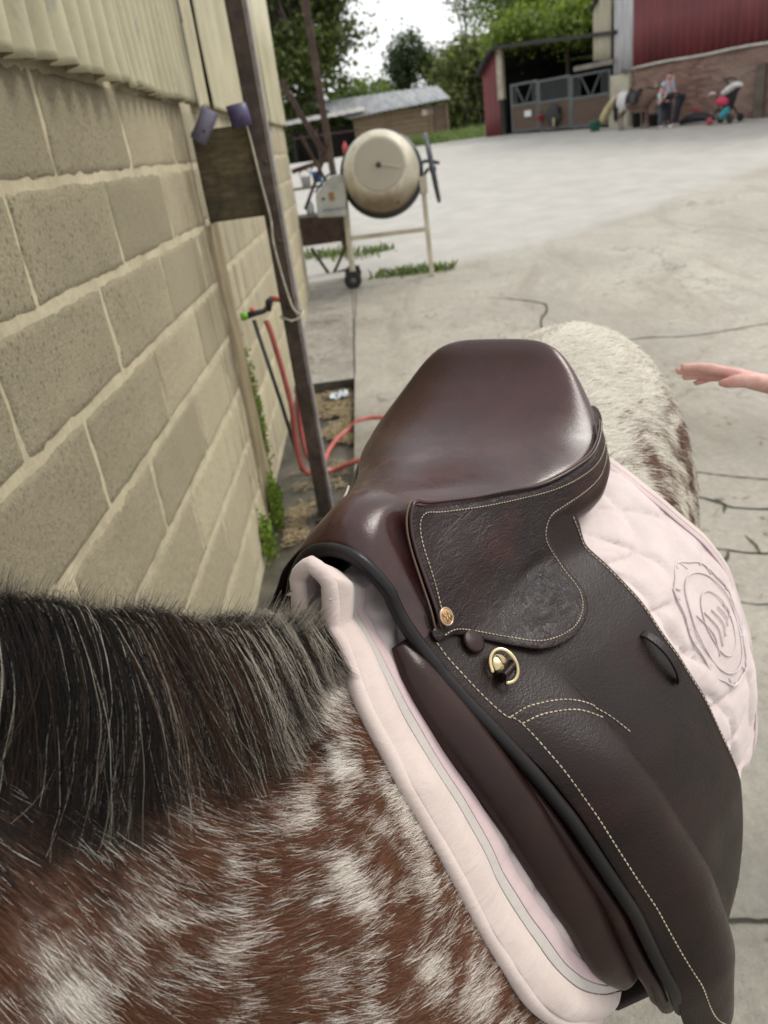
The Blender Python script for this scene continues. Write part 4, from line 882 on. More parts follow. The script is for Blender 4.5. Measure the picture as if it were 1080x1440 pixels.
def horse_body(xf, voxel, neck=None, legdz=0.0, name='horse', legshift=None):
    b = MB(); rings_mesh(b, np.concatenate([(NECK if neck is None else neck)[::-1], np.array(_tr)[2:]]))
    def leg(pts, r): b.tube(cr(pts, 5), np.interp(np.linspace(0, 1, (len(pts) - 1)*5 + 1), np.linspace(0, 1, len(r)), r), 14)
    for sd in (1, -1):
        a = .03*sd
        leg([(-.08, .095*sd, .98), (-.11, .12*sd, .82), (-.12 + a, .125*sd, .62), (-.125 + a, .12*sd, .40), (-.13 + a, .115*sd, .20), (-.15 + a, .115*sd, .09), (-.17 + a, .115*sd, .002)], [.07, .080, .062, .045, .040, .028, .027, .034, .045, .05])
        a = -.03*sd
        leg([(.80, .10*sd, 1.06), (.77, .115*sd, .88), (.78 + a, .125*sd, .66), (.90 + a, .13*sd, .45), (.885 + a, .125*sd, .24), (.86 + a, .12*sd, .10), (.835 + a, .12*sd, .002)], [.11, .115, .10, .065, .052, .042, .032, .032, .036, .046, .05])
        if neck is None: leg([(-.665, -.25 + .05*sd, 1.56), (-.66, -.25 + .065*sd, 1.62), (-.665, -.25 + .07*sd, 1.68)], [.03, .032, .004])
    me = b.mesh(name); bm = bmesh.new(); bm.from_mesh(me); bmesh.ops.recalc_face_normals(bm, faces=bm.faces); bm.to_mesh(me); bm.free()
    o = bpy.data.objects.new(name, me); COL.objects.link(o)
    m = o.modifiers.new('r', 'REMESH'); m.mode = 'VOXEL'; m.voxel_size = voxel; m.use_smooth_shade = True
    m = o.modifiers.new('s', 'SMOOTH'); m.iterations = 4; m.factor = .5
    dg = bpy.context.evaluated_depsgraph_get(); new = bpy.data.meshes.new_from_object(o.evaluated_get(dg)); o.modifiers.clear(); old = o.data; o.data = new; bpy.data.meshes.remove(old)
    co = np.empty(len(new.vertices)*3, np.float32); new.vertices.foreach_get('co', co); L = co.reshape(-1, 3).astype(float)
    new.vertices.foreach_set('co', xf(L).astype(np.float32).ravel()); new.flip_normals(); new.update(); return o, L

# white spots on the near shoulder: (s, l, z, radius along, radius down, strength)
SPOTS = []
SPOTS = [(-.164, .066, 1.213, .030, .022, 1.), (-.222, .065, 1.225, .024, .020, .95), (-.22, .102, 1.168, .018, .034, .9), (-.362, .01, 1.22, .022, .030, .95), (-.309, .027, 1.248, .026, .022, .8), (-.27, .031, 1.262, .010, .024, .9),
         (-.115, .032, 1.240, .040, .040, .85), (-.112, .150, 1.04, .030, .07, .62), (-.126, .101, 1.139, .026, .05, .7), (-.171, .181, 1.014, .035, .03, .6), (-.30, .063, 1.196, .03, .02, .45), (-.20, .15, 1.07, .02, .03, .7), (-.26, .10, 1.14, .02, .02, .5), (-.16, .13, 1.11, .02, .03, .6)]
def coat(L):
    """coat pattern in the horse's own frame -> share of white hair, base colour"""
    s, l, z = L[:, 0], L[:, 1], L[:, 2]
    n1 = fbm(L*[1, 1, .8], 16, 3); n2 = fbm(L + 3., 60, 2)
    rump = sstep(.30, .46, s); wh = np.zeros(len(s))
    n3 = fbm(L*[1, 1, .8] + 11., 150, 2); front = .04 + 1.0*(n1 - .50) + 1.3*(n2 - .5) + 1.3*(n3 - .5)
    for a, b_, c, ra, rb, k in SPOTS:
        d = np.sqrt(((s - a)/ra)**2 + ((l - b_)/rb)**2 + ((z - c)/rb)**2) + (n2 - .5)*1.3; front = np.maximum(front, k*sstep(1.15, .25, d))
    front = front*(1 - .75*sstep(.0, .10, -s - .16)*sstep(1.215, 1.255, z + .15*(s + .2) + .05*(n1 - .5)))
    side = sstep(.09, .20, np.abs(l))*sstep(1.25, 1.16, z + (n1 - .5)*.16)
    n4 = fbm(L*[1, 1, .6] + 21., 40, 2); back = .97 - .85*side*sstep(.40, .56, n1 + .14*side)*sstep(.36, .54, n4) - .35*sstep(.62, .75, n2)*sstep(.05, .15, np.abs(l))
    wh = np.clip(front*(1 - rump) + back*rump, 0, 1)
    legs = sstep(.55, .35, z); base = np.stack([.150 - .06*n2, .064 - .024*n2, .035 - .012*n2], -1)
    base = base*(1 - .8*legs[:, None]); 
    return wh, base
def neck_black(L):
    """dark skin and coat towards the crest and up the neck"""
    q = fbm(L*[1, 1, .6], 30, 2) - .5; return sstep(-.02, .10, -L[:, 0] - .10 + .05*q)*sstep(1.205, 1.285, L[:, 2] + .20*(L[:, 0] + .2) + .09*q)
body, LV = horse_body(lambda L: toW(L[:, 0], L[:, 1], L[:, 2]), .011)
tag(body, 'spotted roan pony standing saddled beside the block wall, dark mane towards the viewer', 'pony'); body.name = 'pony'
wh, base = coat(LV); nb = neck_black(LV)[:, None]
colr = base*(1 - wh[:, None]) + np.array([.62, .58, .50])*wh[:, None]; colr = colr*(1 - .8*nb) + np.array([.012, .010, .009])*.8*nb
a_ = body.data.attributes.new('coat', 'FLOAT_COLOR', 'POINT'); a_.data.foreach_set('color', np.concatenate([colr*.75, np.ones((len(colr), 1))], 1).astype(np.float32).ravel())
t = NT('horse_skin'); t.color(t.attr('coat')); t.set(Roughness=.75); t.b.inputs['Specular IOR Level'].default_value = .2; t.bump(t.noise(t.co(), 200, 4), .4, .003); body.data.materials.append(t.m)
body.data.polygons.foreach_set('use_smooth', [True]*len(body.data.polygons))

# ---- hair
def m_hair(name, rough=.45, spec=.35):
    t = NT(name); t.color(t.attr('hair')); t.set(Roughness=rough); t.b.inputs['Specular IOR Level'].default_value = spec; return t.m
M_HAIR = m_hair('horse_hair', .5, .12); M_MANE = m_hair('mane_hair', .45, .14)
def hair_object(name, P, rad, colr, m, parent):
    """P (n, k, 3) strand points, rad (n,) root radius, colr (n, 3)"""
    n, k = P.shape[:2]; hc = bpy.data.hair_curves.new(name); hc.add_curves([k]*n)
    hc.attributes['position'].data.foreach_set('vector', P.astype(np.float32).ravel())
    ra = hc.attributes.get('radius') or hc.attributes.new('radius', 'FLOAT', 'POINT')
    taper = np.linspace(1, .25, k)**.8; ra.data.foreach_set('value', (rad[:, None]*taper).astype(np.float32).ravel())
    ca = hc.attributes.new('hair', 'FLOAT_COLOR', 'CURVE'); ca.data.foreach_set('color', np.concatenate([colr, np.ones((n, 1))], 1).astype(np.float32).ravel())
    hc.materials.append(m); o = bpy.data.objects.new(name, hc); link(o, parent); o.matrix_parent_inverse = world_inv(parent); tag(o, kind='stuff'); return o
me = body.data; me.calc_loop_triangles(); nt_ = len(me.loop_triangles); ti = np.empty(nt_*3, np.int32); me.loop_triangles.foreach_get('vertices', ti); TI = ti.reshape(-1, 3)
TW = toW(LV[:, 0], LV[:, 1], LV[:, 2]); A, B_, C_ = TW[TI[:, 0]], TW[TI[:, 1]], TW[TI[:, 2]]; TN = np.cross(B_ - A, C_ - A); TA = np.linalg.norm(TN, axis=1)/2; TN /= (2*TA[:, None] + 1e-12); TC = (LV[TI[:, 0]] + LV[TI[:, 1]] + LV[TI[:, 2]])/3
def under_pad(L): return (L[:, 0] > -.055 - .05*sstep(1.25, 1.1, L[:, 2])) & (L[:, 0] < .46) & (L[:, 2] > .84)
def grow(n, dens, length, seed, flow, lift, curl=.12, thick=.00019, k=5, wander=.25):
    r = np.random.default_rng(seed); w = TA*dens(TC); w /= w.sum(); f = r.choice(nt_, n, p=w); u = r.random(n); v = r.random(n); sw = u + v > 1; u[sw] = 1 - u[sw]; v[sw] = 1 - v[sw]
    Pw = A[f] + (B_[f] - A[f])*u[:, None] + (C_[f] - A[f])*v[:, None]; N = TN[f]; Lc = toL(Pw)
    D = flow(Lc); D = D + (np.stack([fbm(Lc + q*9., 26, 2) for q in range(3)], -1) - .5)*2.2*wander + r.normal(size=(n, 3))*curl
    D = D[:, :1]*HS + D[:, 1:2]*HL + D[:, 2:3]*HZ; D -= N*(D*N).sum(1)[:, None]; D /= np.linalg.norm(D, axis=1)[:, None] + 1e-9
    ln = length*(.55 + .8*r.random(n)); li = lift*(.5 + r.random(n)); pts = []
    bend = r.normal(size=(n, 3))*.18
    for q in np.linspace(0, 1, k):
        pts.append(Pw + D*(ln*q)[:, None] + N*(ln*li*(q - .62*q*q))[:, None] + bend*(ln*q*q*.5)[:, None] - HZ*(ln*.10*q*q)[:, None])
    return np.stack(pts, 1), Lc, r, thick*(.7 + .6*r.random(n))
def flow_front(L):
    s, l, z = L.T; d = np.stack([np.full_like(s, 1.), np.full_like(s, .15), np.full_like(s, -.42)], -1)
    k = sstep(-.25, -.55, s)[:, None]*0; hang = sstep(.10, .02, np.abs(l))[:, None]*sstep(1.05, 1.2, z)[:, None]
    return d*(1 - .7*hang) + np.array([.05, .5, -1.])*hang
def front_dens(L):
    s, l, z = L.T; return ((s < .02) & (s > -.62) & (l > -.16) & (z > .80) & ~under_pad(L))*(.35 + 1.0*sstep(.0, .10, l)*sstep(-.5, -.25, s))
P, Lc, r, rad = grow(260000, front_dens, .0135, 3, flow_front, .32, thick=.00011)
wh, base = coat(Lc); nb = neck_black(Lc); n = len(Lc); w = r.random(n) < wh*.96
c = base*(.55 + .9*r.random((n, 1))); md = r.random(n) < .05 + .18*np.clip(wh*2, 0, 1); c[md] = np.array([.30, .21, .15])*(.6 + .7*r.random((md.sum(), 1))); c[w] = np.array([.78, .73, .65])*(.75 + .3*r.random((w.sum(), 1))); dk = (r.random(n) < nb*.9) & ~w; c[dk] = np.array([.012, .010, .009])*(.6 + r.random((dk.sum(), 1)))
hair_object('coat_hair', P, rad, c, M_HAIR, body)
def flow_rump(L): s, l, z = L.T; return np.stack([np.full_like(s, .8), .35*np.sign(l), -.25 - .9*sstep(1.25, 1.05, z)], -1)
def rump_dens(L): s, l, z = L.T; return ((s > .42) & (z > .72) & (l > -.26) & ~under_pad(L))*1.0
P, Lc, r, rad = grow(70000, rump_dens, .020, 4, flow_rump, .40, thick=.00026, wander=.5)
wh, base = coat(Lc); n = len(Lc); w = r.random(n) < wh; c = np.array([.16, .085, .055])*(.6 + .8*r.random((n, 1))); c[w] = np.array([.82, .78, .68])*(.75 + .3*r.random((w.sum(), 1)))
hair_object('rump_hair', P, rad, c, M_HAIR, body)

# mane: strands rise from the crest and fall down the near side of the neck
def neck_surf(u, x):
    """u ring index (0 = withers), x 0 crest .. 1 throat on the near side"""
    m = NECK.shape[1]; half = 24; i = np.clip(u, 0, len(NECK) - 1.001); i0 = i.astype(int); f = (i - i0)[:, None]
    th = np.arccos(1 - 2*np.clip(x, 0, 1))/pi*(half - 1); j0 = np.clip(th.astype(int), 0, half - 2); g = (th - j0)[:, None]
    q = lambda a, b: NECK[a, b]
    return (q(i0, j0)*(1 - g) + q(i0, j0 + 1)*g)*(1 - f) + (q(i0 + 1, j0)*(1 - g) + q(i0 + 1, j0 + 1)*g)*f
def make_mane(n, seed, u0, u1, reach, rise, thick, short=False, nl=900):
    """strands gathered in uneven locks: every lock has its own fall, length and tint"""
    r = np.random.default_rng(seed); k = 10; lk = r.integers(nl, size=n); uc = np.sort(u0 + (u1 - u0)*r.random(nl))[lk]; f = lambda sc=1.: r.normal(size=nl)[lk]*sc
    spread = (.10 + .35*r.random(nl)**2)[lk]; u = np.clip(uc + r.normal(size=n)*spread, u0 - .5, u1); lat = (r.random(n) - .35)*.030
    ln = reach(u)*np.clip(.85 + f(.20) + r.normal(size=n)*.16, .3, 1.35); up = rise*np.clip(.9 + f(.35) + r.normal(size=n)*.25, .15, 2.2); off = .0015 + .010*r.random(nl)[lk] + .006*r.random(n)**2
    tipu = f(.60) + r.normal(size=n)*.22; stray = r.random(n) < .06; tipu[stray] += r.normal(size=stray.sum())*.8; off[stray] += .008*r.random(stray.sum()); wob = f(1.) ; wav = r.random(nl)[lk]*6.3
    root = neck_surf(u, np.full(n, .0)); root[:, 1] += lat; pts = []; Nn = np.array([.1, .75, .35])
    for q in np.linspace(0, 1, k):
        x = ln*q; du = 13*x + tipu*q**1.4 + (uc - u)*.75*q + .10*wob*np.sin(q*5 + wav)*q; sfc = neck_surf(u + du, x)
        if short: p = root + np.array([.0, .10, 1.0])*(up*q)[:, None]*1.5 + np.stack([-tipu*.006*q, .5*up*q*q + lat*q*.6, np.zeros(n)], -1)
        else:
            b0 = (1 - q)**2.2; p = sfc + Nn*(off*(.4 + .8*q) + .008*sin(pi*min(1, q*1.2)))[:, None] + np.array([0, 0, 1.])*(up*b0*min(1, q*9))[:, None] + np.stack([np.zeros(n), lat*b0, np.zeros(n)], -1) + r.normal(size=(n, 3))*.0006*q
        pts.append(p)
    P = np.stack(pts, 1); return toW(P[..., 0], P[..., 1], P[..., 2]), u, r.random(nl)[lk], r, thick*(.6 + .8*r.random(n)), ln/reach(u)
def mane_reach(u): return np.interp(u, [2, 6, 8, 14, 18, 24, 40], [.05, .055, .07, .125, .19, .24, .28])
P, u, tf, r, rad, rel = make_mane(60000, 8, 2.4, 40, mane_reach, .017, .00011)
n = len(u); wth = .08 + .40*sstep(14, 4, u); pale = r.random(n) < wth*(.18 + 2.4*(tf > .66)); c = np.array([.0085, .0070, .0062])*(.4 + 1.1*r.random((n, 1))); br = r.random(n) < .12 + .35*(rel > .92)*(u < 17); c[br] = np.array([.060, .032, .018])*(.5 + .9*r.random((br.sum(), 1)))
c[pale] = np.array([.50, .45, .37])*(.4 + .8*r.random((pale.sum(), 1))); mane_o = hair_object('mane', P, rad, c, M_MANE, body)
P, u, tf, r, rad, rel = make_mane(17000, 9, 2.4, 40, mane_reach, .014, .00011, short=True)
n = len(u); c = np.array([.018, .014, .011])*(.5 + r.random((n, 1))); pale = r.random(n) < .50 + .35*(tf > .4); c[pale] = np.array([.55, .50, .42])*(.5 + .7*r.random((pale.sum(), 1))); hair_object('mane_crest', P, rad, c, M_MANE, body)
# tail, eyes
r = np.random.default_rng(4); n = 2600; k = 8; a = r.random(n)*6.28; q0 = np.stack([1.03 + .02*r.random(n), .035*np.cos(a), 1.10 + .04*np.sin(a)], -1); ln = .55 + .35*r.random(n)
P = np.stack([q0 + np.stack([.11*np.sin(np.minimum(q*2.2, 1.5)) + .02*(r.random(n) - .5)*q*2, q0[:, 1]*1.2*q + (r.random(n) - .5)*.03*q, -ln*q**1.15], -1) for q in np.linspace(0, 1, k)], 1); c = np.array([.02, .016, .014])*(.5 + r.random((n, 1)))
hair_object('tail', toW(P[..., 0], P[..., 1], P[..., 2]), .0004*(.7 + .6*r.random(n)), c, M_MANE, body)
for sd in (1, -1):
    b = MB(); cc = toW(-.775, -.228 + sd*.073, 1.455); b.lathe([(0, -.02), (.014, -.014), (.02, 0), (.014, .014), (0, .02)], cc, HL*sd, 12, caps=False); b.build('eye', simple('dark_eye', (.01, .008, .007), None, 9, .1), body, smooth=True)

# ------------------------------------------------------------------ saddle cloth and saddle
def m_leather(name, c1, c2, rough=.42, grain=.35, wrinkle=0.0, red=0.0, gsc=420, spec=.24):
    t = NT(name); co = t.co(); big = t.noise(co, 9, 4, .6, .4)
    c = t.ramp(big, (.32, c2), (.66, c1))
    if red: c = t.mix(t.ramp(t.noise(co, 7.5, 3, .5, .3), (.56, 0), (.72, red)), c, (.085, .018, .016))
    sc_ = t.math('MULTIPLY', t.ramp(t.noise(t.co((1, 1, 2.2), (.4, .2, .6)), 38, 6, .72, 1.0), (.64, 0), (.76, .16)), t.ramp(t.noise(co, 6, 3), (.45, 0), (.65, 1)))
    c = t.mix(sc_, c, (.042, .029, .026)); t.color(c); t.rough(t.ramp(t.noise(co, 22, 5, .65), (.3, rough - .07), (.7, rough + .10))); t.b.inputs['Specular IOR Level'].default_value = spec
    n0 = t.bump(t.vor(co, gsc), grain, .0007); n0 = t.bump(t.noise(co, gsc*.4, 4, .6), grain*.8, .0008, n0)
    if wrinkle:
        w = t.noise(t.co((30, 30, 110), (.15, .75, .25)), 1.0, 5, .62, 1.2); w = t.ramp(w, (.40, 0), (.50, 1), (.62, .35)); m_ = t.ramp(t.noise(co, 14, 2), (.36, .5), (.6, 1))
        n0 = t.bump(t.math('MULTIPLY', w, m_), wrinkle, .0018, n0)
    return t.m
M_SEAT = m_leather('smooth_seat_leather', (.050, .0155, .0135), (.020, .0068, .0065), .28, .10, spec=.46)
M_SKIRT = m_leather('grained_leather', (.021, .0105, .0095), (.010, .0058, .0055), .33, .36, .42, .45)
M_FLAP = m_leather('dark_flap_leather', (.0165, .0080, .0064), (.0080, .0042, .0036), .36, .30, .12, .2)
M_PANEL = m_leather('brown_panel_leather', (.028, .011, .0085), (.012, .0055, .005), .33, .12)
M_PIPE_L = m_leather('black_piping', (.014, .0115, .011), (.008, .007, .007), .36, .12)
M_THREAD = simple('pale_thread', (.50, .42, .31), (.30, .24, .17), 60, .8)
M_BRASS = simple('brass', (.60, .50, .30), (.42, .33, .18), 30, .24, .05, metal=1.0)
saddle = empty('saddle', tuple(toW(.2, 0, 1.27)), 'dark brown leather English saddle on a pink cloth on the spotted pony', 'saddle')

# knee roll: a padded swelling behind the front edge of the flap
def roll_bump(s, z):
    c = .050; w = .046 + .006*sstep(1.0, .8, z); a = .034*sstep(1.165, 1.07, z)*(1 - .15*sstep(.92, .78, z))
    d = (s - c)/w; return a*np.clip(1 - d*d, 0, 1)**np.where(d > 0, .62, 1.0)
def flap_l(s, z): return tree_l(s, z) + roll_bump(s, z)
def inpoly(p, poly):
    x, y = p[:, 0], p[:, 1]; ins = np.zeros(len(p), bool); j = len(poly) - 1
    for i in range(len(poly)):
        a, b_ = poly[i], poly[j]; c = ((a[1] > y) != (b_[1] > y)) & (x < (b_[0] - a[0])*(y - a[1])/(b_[1] - a[1] + 1e-12) + a[0]); ins ^= c; j = i
    return ins
def polydist(p, poly):
    d = np.full(len(p), 9.)
    for i in range(len(poly)):
        a, b_ = poly[i - 1], poly[i]; ab = b_ - a; t = np.clip(((p - a)@ab)/(ab@ab + 1e-12), 0, 1); d = np.minimum(d, np.linalg.norm(p - a - t[:, None]*ab, axis=1))
    return d
def sheet(name, outline, lf, off, thick, m, parent, step=.005, side=1, edge=.0015, roundn=6, bevel=.0012, disp=None, smooth_out=True):
    """a piece of leather: outline in (s, z), laid on the surface l = lf(s, z)"""
    o = cr(outline, roundn, True) if smooth_out else np.array(outline, float); o = resample(o, step*.55, True)
    lo, hi = o.min(0), o.max(0); gx, gy = np.meshgrid(np.arange(lo[0], hi[0], step), np.arange(lo[1], hi[1], step)); gx[1::2] += step/2
    p = np.stack([gx.ravel(), gy.ravel()], 1); p = p[inpoly(p, o)]; p = p[polydist(p, o) > step*.55]
    V = np.vstack([o, p]); E = [(i, (i + 1) % len(o)) for i in range(len(o))]
    r_ = delaunay_2d_cdt([Vector(v) for v in V], E, [], 1, 1e-6); Q = np.array([tuple(v) for v in r_[0]]); F = r_[2]
    d = polydist(Q, o); l = lf(Q[:, 0], Q[:, 1]) + off - edge*np.exp(-d/.003) + (disp(Q, d) if disp is not None else 0)
    b = MB(); b.add(toW(Q[:, 0], side*l, Q[:, 1]), [tuple(f) for f in F]); me = b.mesh(name, True)
    bm = bmesh.new(); bm.from_mesh(me); bmesh.ops.recalc_face_normals(bm, faces=bm.faces); bm.normal_update()
    av = Vector(); [av.__iadd__(f.normal*f.calc_area()) for f in bm.faces]
    if av.dot(Vector(HL)*side + Vector((0, 0, .3))) < 0: bmesh.ops.reverse_faces(bm, faces=bm.faces)
    bm.to_mesh(me); bm.free(); me.materials.append(m); ob = bpy.data.objects.new(name, me); link(ob, parent); ob.matrix_parent_inverse = world_inv(parent)
    s = ob.modifiers.new('solid', 'SOLIDIFY'); s.thickness = thick; s.offset = -1
    if bevel: s = ob.modifiers.new('bevel', 'BEVEL'); s.width = bevel; s.segments = 2; s.limit_method = 'ANGLE'; s.angle_limit = radians(50)
    return ob
def on(path, lf, off=0., n=8, side=1, closed=False):
    q = cr(path, n, closed); return toW(q[:, 0], side*(lf(q[:, 0], q[:, 1]) + off), q[:, 1])
def stitches(name, paths, lf, off, parent, pitch=.0042, ln=.0030, rad=.00062, side=1, m=None):
    b = MB()
    for path in paths:
        q = resample(cr(path, 10), .0008); w = toW(q[:, 0], side*(lf(q[:, 0], q[:, 1]) + off), q[:, 1]); d = np.concatenate([[0], np.cumsum(np.linalg.norm(np.diff(w, axis=0), axis=1))])
        for k, t in enumerate(np.arange(0, d[-1] - ln, pitch)):
            P = [np.array([np.interp(t + e*ln, d, w[:, j]) for j in range(3)]) for e in (0, .25, .75, 1)]
            b.tube(P, [rad*.5, rad, rad, rad*.5], 5)
    o = b.build(name, m or M_THREAD, parent, smooth=True, fix=False); tag(o, kind='stuff'); return o

# ---- saddle cloth
pad = empty('saddle_cloth', tuple(toW(.2, 0, 1.25)), 'pale pink quilted saddle cloth with rolled edge under the brown saddle', 'saddle cloth')
def m_pink(name, c, c2, rib=0):
    t = NT(name); co = t.co(); t.color(t.ramp(t.noise(co, 12, 5, .6), (.3, c2), (.68, c))); t.set(Roughness=.9); t.b.inputs['Specular IOR Level'].default_value = .15; t.b.inputs['Sheen Weight'].default_value = .25
    wv = t.n('ShaderNodeTexWave'); wv.inputs['Scale'].default_value = 480; wv.inputs['Distortion'].default_value = .6; t.l(t.co((1, 1, 1), (0, .35, .5)), wv.inputs[0]); n1 = t.bump(wv.outputs[1], .14, .0004)
    n1 = t.bump(t.noise(co, 700, 2), .3, .0006, n1)
    n1 = t.bump(t.noise(t.co((9, 9, 26), (.2, .5, 0)), 2.2, 4, .6, .6), .35, .006, n1); return t.m
M_PINK = m_pink('pink_cotton', (.57, .475, .43), (.48, .395, .36)); M_PINK2 = m_pink('pink_quilt', (.60, .51, .485), (.50, .42, .40)); M_TRIM = m_pink('grey_green_trim', (.46, .42, .385), (.39, .35, .32)); M_PINK3 = m_pink('deeper_pink_tape', (.54, .42, .415), (.45, .34, .34))
def sf_pad(z): return interp_s( [.78, .82, .87, .92, 1.02, 1.105, 1.166, 1.216, 1.252, 1.30, 1.34], [.0, -.040, -.082, -.106, -.121, -.114, -.104, -.086, -.060, -.045, -.045], z)
def sb_pad(z): return interp_s( [.78, .84, .9, 1.0, 1.09, 1.148, 1.19, 1.222, 1.30], [.30, .40, .45, .485, .485, .478, .484, .489, .47], z)
def padsurf(s, z, off):
    """surface of the cloth: hugs the horse in front, stands off at the flared rear"""
    flare = .016*sstep(.1, .3, s) + .028*sstep(.26, .42, s)*sstep(1.22, 1.05, z); top = 1.0
    return pad_l(s, z, .013) + flare + off
EC = (.372, 1.035)
QUILT_C = [(.430, 1.195), (.400, 1.150), (.455, 1.125), (.43, 1.075), (.36, 1.10)]
def quilt(S, Z, side):
    """puffed quilting: scalloped seam network"""
    u = (S - .30)/.075 + .35*np.sin((Z - 1.0)*34); v = (Z - 1.0)/.062 + .30*np.sin((S - .30)*30)
    a = np.abs((u + v*.5) % 1 - .5)*2; c = np.abs((v - u*.35) % 1 - .5)*2; d = np.minimum(a, c); return .0095*(1 - np.exp(-d/.16)) - .006
def pad_top(s): return zt(s) + .020 + .040*np.exp(-((s + .050)/.050)**2)
def pad_profile(s, z, off=0.):
    """near-side distance from the midline, rounded off at the top of the cloth"""
    h = np.clip(pad_top(s) - z, 0, 1); cap = np.sqrt(h)*(.150 + .65*sstep(.0, .12, s)) + .12*h + sstep(.08, .2, h)*1.0
    return np.minimum(cap, np.maximum(padsurf(s, z, 0), .020)) + off*sstep(0, .02, h)
def pad_pos(a, bfr, side):
    """a 0 (spine) .. 1 (lower edge), bfr 0 (front) .. 1 (rear)"""
    s = np.full(np.shape(a*bfr), .1); z = s*0
    for _ in range(6):
        zb = .80 + .03*bfr; zt_ = pad_top(s); z = zt_ - (zt_ - zb)*np.abs(a)**1.7; s = sf_pad(z) + (sb_pad(z) - sf_pad(z))*bfr
    return s, z
def pad_grid():
    fr = np.concatenate([[0, .004, .010, .018, .03], np.linspace(.05, .93, 96), [.96, .98, .99, .996, 1]]); aa = np.concatenate([np.linspace(0, .96, 130), [.972, .982, .99, .996, 1.0]]); out = []
    for side in (-1, 1):
        Am, Bm = np.meshgrid(aa, fr, indexing='ij'); s, z = pad_pos(Am, Bm, side); l = pad_profile(s, z); a0, e0 = sf_pad(z), sb_pad(z); h = pad_top(s) - z
        edge = np.minimum(s - a0, e0 - s); bot = z - (.80 + .03*Bm)
        emr = np.sqrt(((s - EC[0])/.070)**2 + ((z - EC[1])/.088)**2); puff = quilt(s, z, side)*sstep(.85, 1.12, emr + (side < 0)*9)*sstep(.060, .080, s - a0)*sstep(.022, .040, e0 - s)*sstep(.03, .06, h)
        fold = (fbm(np.stack([s, z, z*0 + side], -1), 22, 2) - .5)*.007*sstep(0, .05, h); cr_ = -.006*np.exp(-(((s + .02)/.006)**2)*0 - ((z - 1.235 + .5*s)/.006)**2)*sstep(-.03, .0, s)*sstep(.06, .03, s)
        rb = -.010*np.exp(-edge/.006) - .008*np.exp(-bot/.006); l = np.where(np.abs(Am) < 1e-6, 0, np.maximum(l + (puff + fold + rb*sstep(.02, .06, h) + cr_)*sstep(.0, .02, h), .0))
        z = z + np.where(h < .03, -.006*np.exp(-edge/.006), 0)
        out.append(toW(s, side*l, z))
    return np.concatenate([out[0][:0:-1], out[1]])
b = MB(); b.grid(pad_grid()); b.build('cloth', M_PINK2, pad, smooth=True, solid=.008, bevel=.003, seg=3)
def pad_band(name, a, e, off, m, n=5, a0=.10, a1=.985, puffy=0.):
    G = []
    for q in np.linspace(a0, a1, 130):
        s, z = pad_pos(np.full(n, q), np.zeros(n), 1)
        for _ in range(4): s = sf_pad(z) + np.linspace(a, e, n); zt_ = pad_top(s); z = zt_ - (zt_ - .80)*q**1.7
        h = pad_top(s) - z; G.append(toW(s, pad_profile(s, z) + (fbm(np.stack([s, z, z*0 + 1], -1), 22, 2) - .5)*.007*sstep(0, .05, h) + (off + puffy*np.sin(np.linspace(0, pi, n)))*sstep(0, .02, h), z + off*sstep(.04, 0, h)))
    b = MB(); b.grid(np.array(G)); return b.build(name, m, pad, smooth=True, solid=.0016, bevel=.0005)
pad_band('front_binding', .004, .0365, .0028, M_PINK, n=11, a0=.0, puffy=.0045)
ep = []
for side in (-1, 1):
    qs = np.linspace(0, .985, 110); s_, z_ = pad_pos(qs, np.zeros(110), side); l_ = np.where(qs < 1e-6, 0, pad_profile(s_, z_)); w_ = toW(s_ + .004, side*np.maximum(l_ - .004, 0), z_ - .003); ep += list(w_[::-1] if side < 0 else w_[1:])
b = MB(); b.tube(resample(np.array(ep), .006), .0078, 12); b.build('rolled_edge', M_PINK, pad, smooth=True)
pad_band('edge_trim', .0375, .0475, .0022, M_TRIM); pad_band('inner_tape', .0485, .0625, .0018, M_PINK3)
# rear edge binding and raised oval emblem
zs = np.linspace(1.215, .84, 90)
for k, (o_, m) in enumerate(((.010, M_PINK), (.022, M_PINK3))):
    b = MB(); b.grid([toW(sb_pad(z) - np.array([o_ - .006, o_, o_ + .005]), padsurf(sb_pad(z) - np.array([o_ - .006, o_, o_ + .005]), np.full(3, z), .0015 + .002*k*0), np.full(3, z)) for z in zs]); b.build('rear_binding', m, pad, smooth=True, solid=.002, bevel=.0006)
M_EMB = simple('white_pink_embroidery', (.62, .54, .54), (.52, .43, .43), 60, .8, .3)
EC = (.372, 1.035)
def emb(path, rad, closed=True):
    w = on([(EC[0] + x, EC[1] + y) for x, y in path], lambda s, z: padsurf(s, z, 0), .0012, 6, 1, closed); b = MB(); b.tube(w, rad, 6, closed=closed); return b
ell = lambda a, c, n=16, ph=0, wav=0: [(a*cos(t + ph)*(1 + wav*sin(9*t)), c*sin(t + ph)*(1 + wav*sin(9*t))) for t in np.linspace(0, 2*pi, n + 1)[:-1]]
q = MB()
for pth, rad in ((ell(.062, .078, 36, wav=.025), .0013), (ell(.050, .064, 32), .0009), (ell(.030, .042, 20), .0008)):
    e_ = emb(pth, rad); q.add(e_.v, e_.f)
for k in range(5):
    e_ = emb([(-.03 + k*.014, -.028 + .006*k), (-.024 + k*.014, .0), (-.034 + k*.015, .030 - .004*k)], .0009, False); q.add(e_.v, e_.f)
for k in range(9):
    t = k*.7; e_ = emb([(.056*cos(t), .070*sin(t)), (.064*cos(t + .1), .082*sin(t + .1)), (.060*cos(t + .25), .076*sin(t + .25))], .0009, False); q.add(e_.v, e_.f)
q.build('emblem', M_EMB, pad, smooth=True)

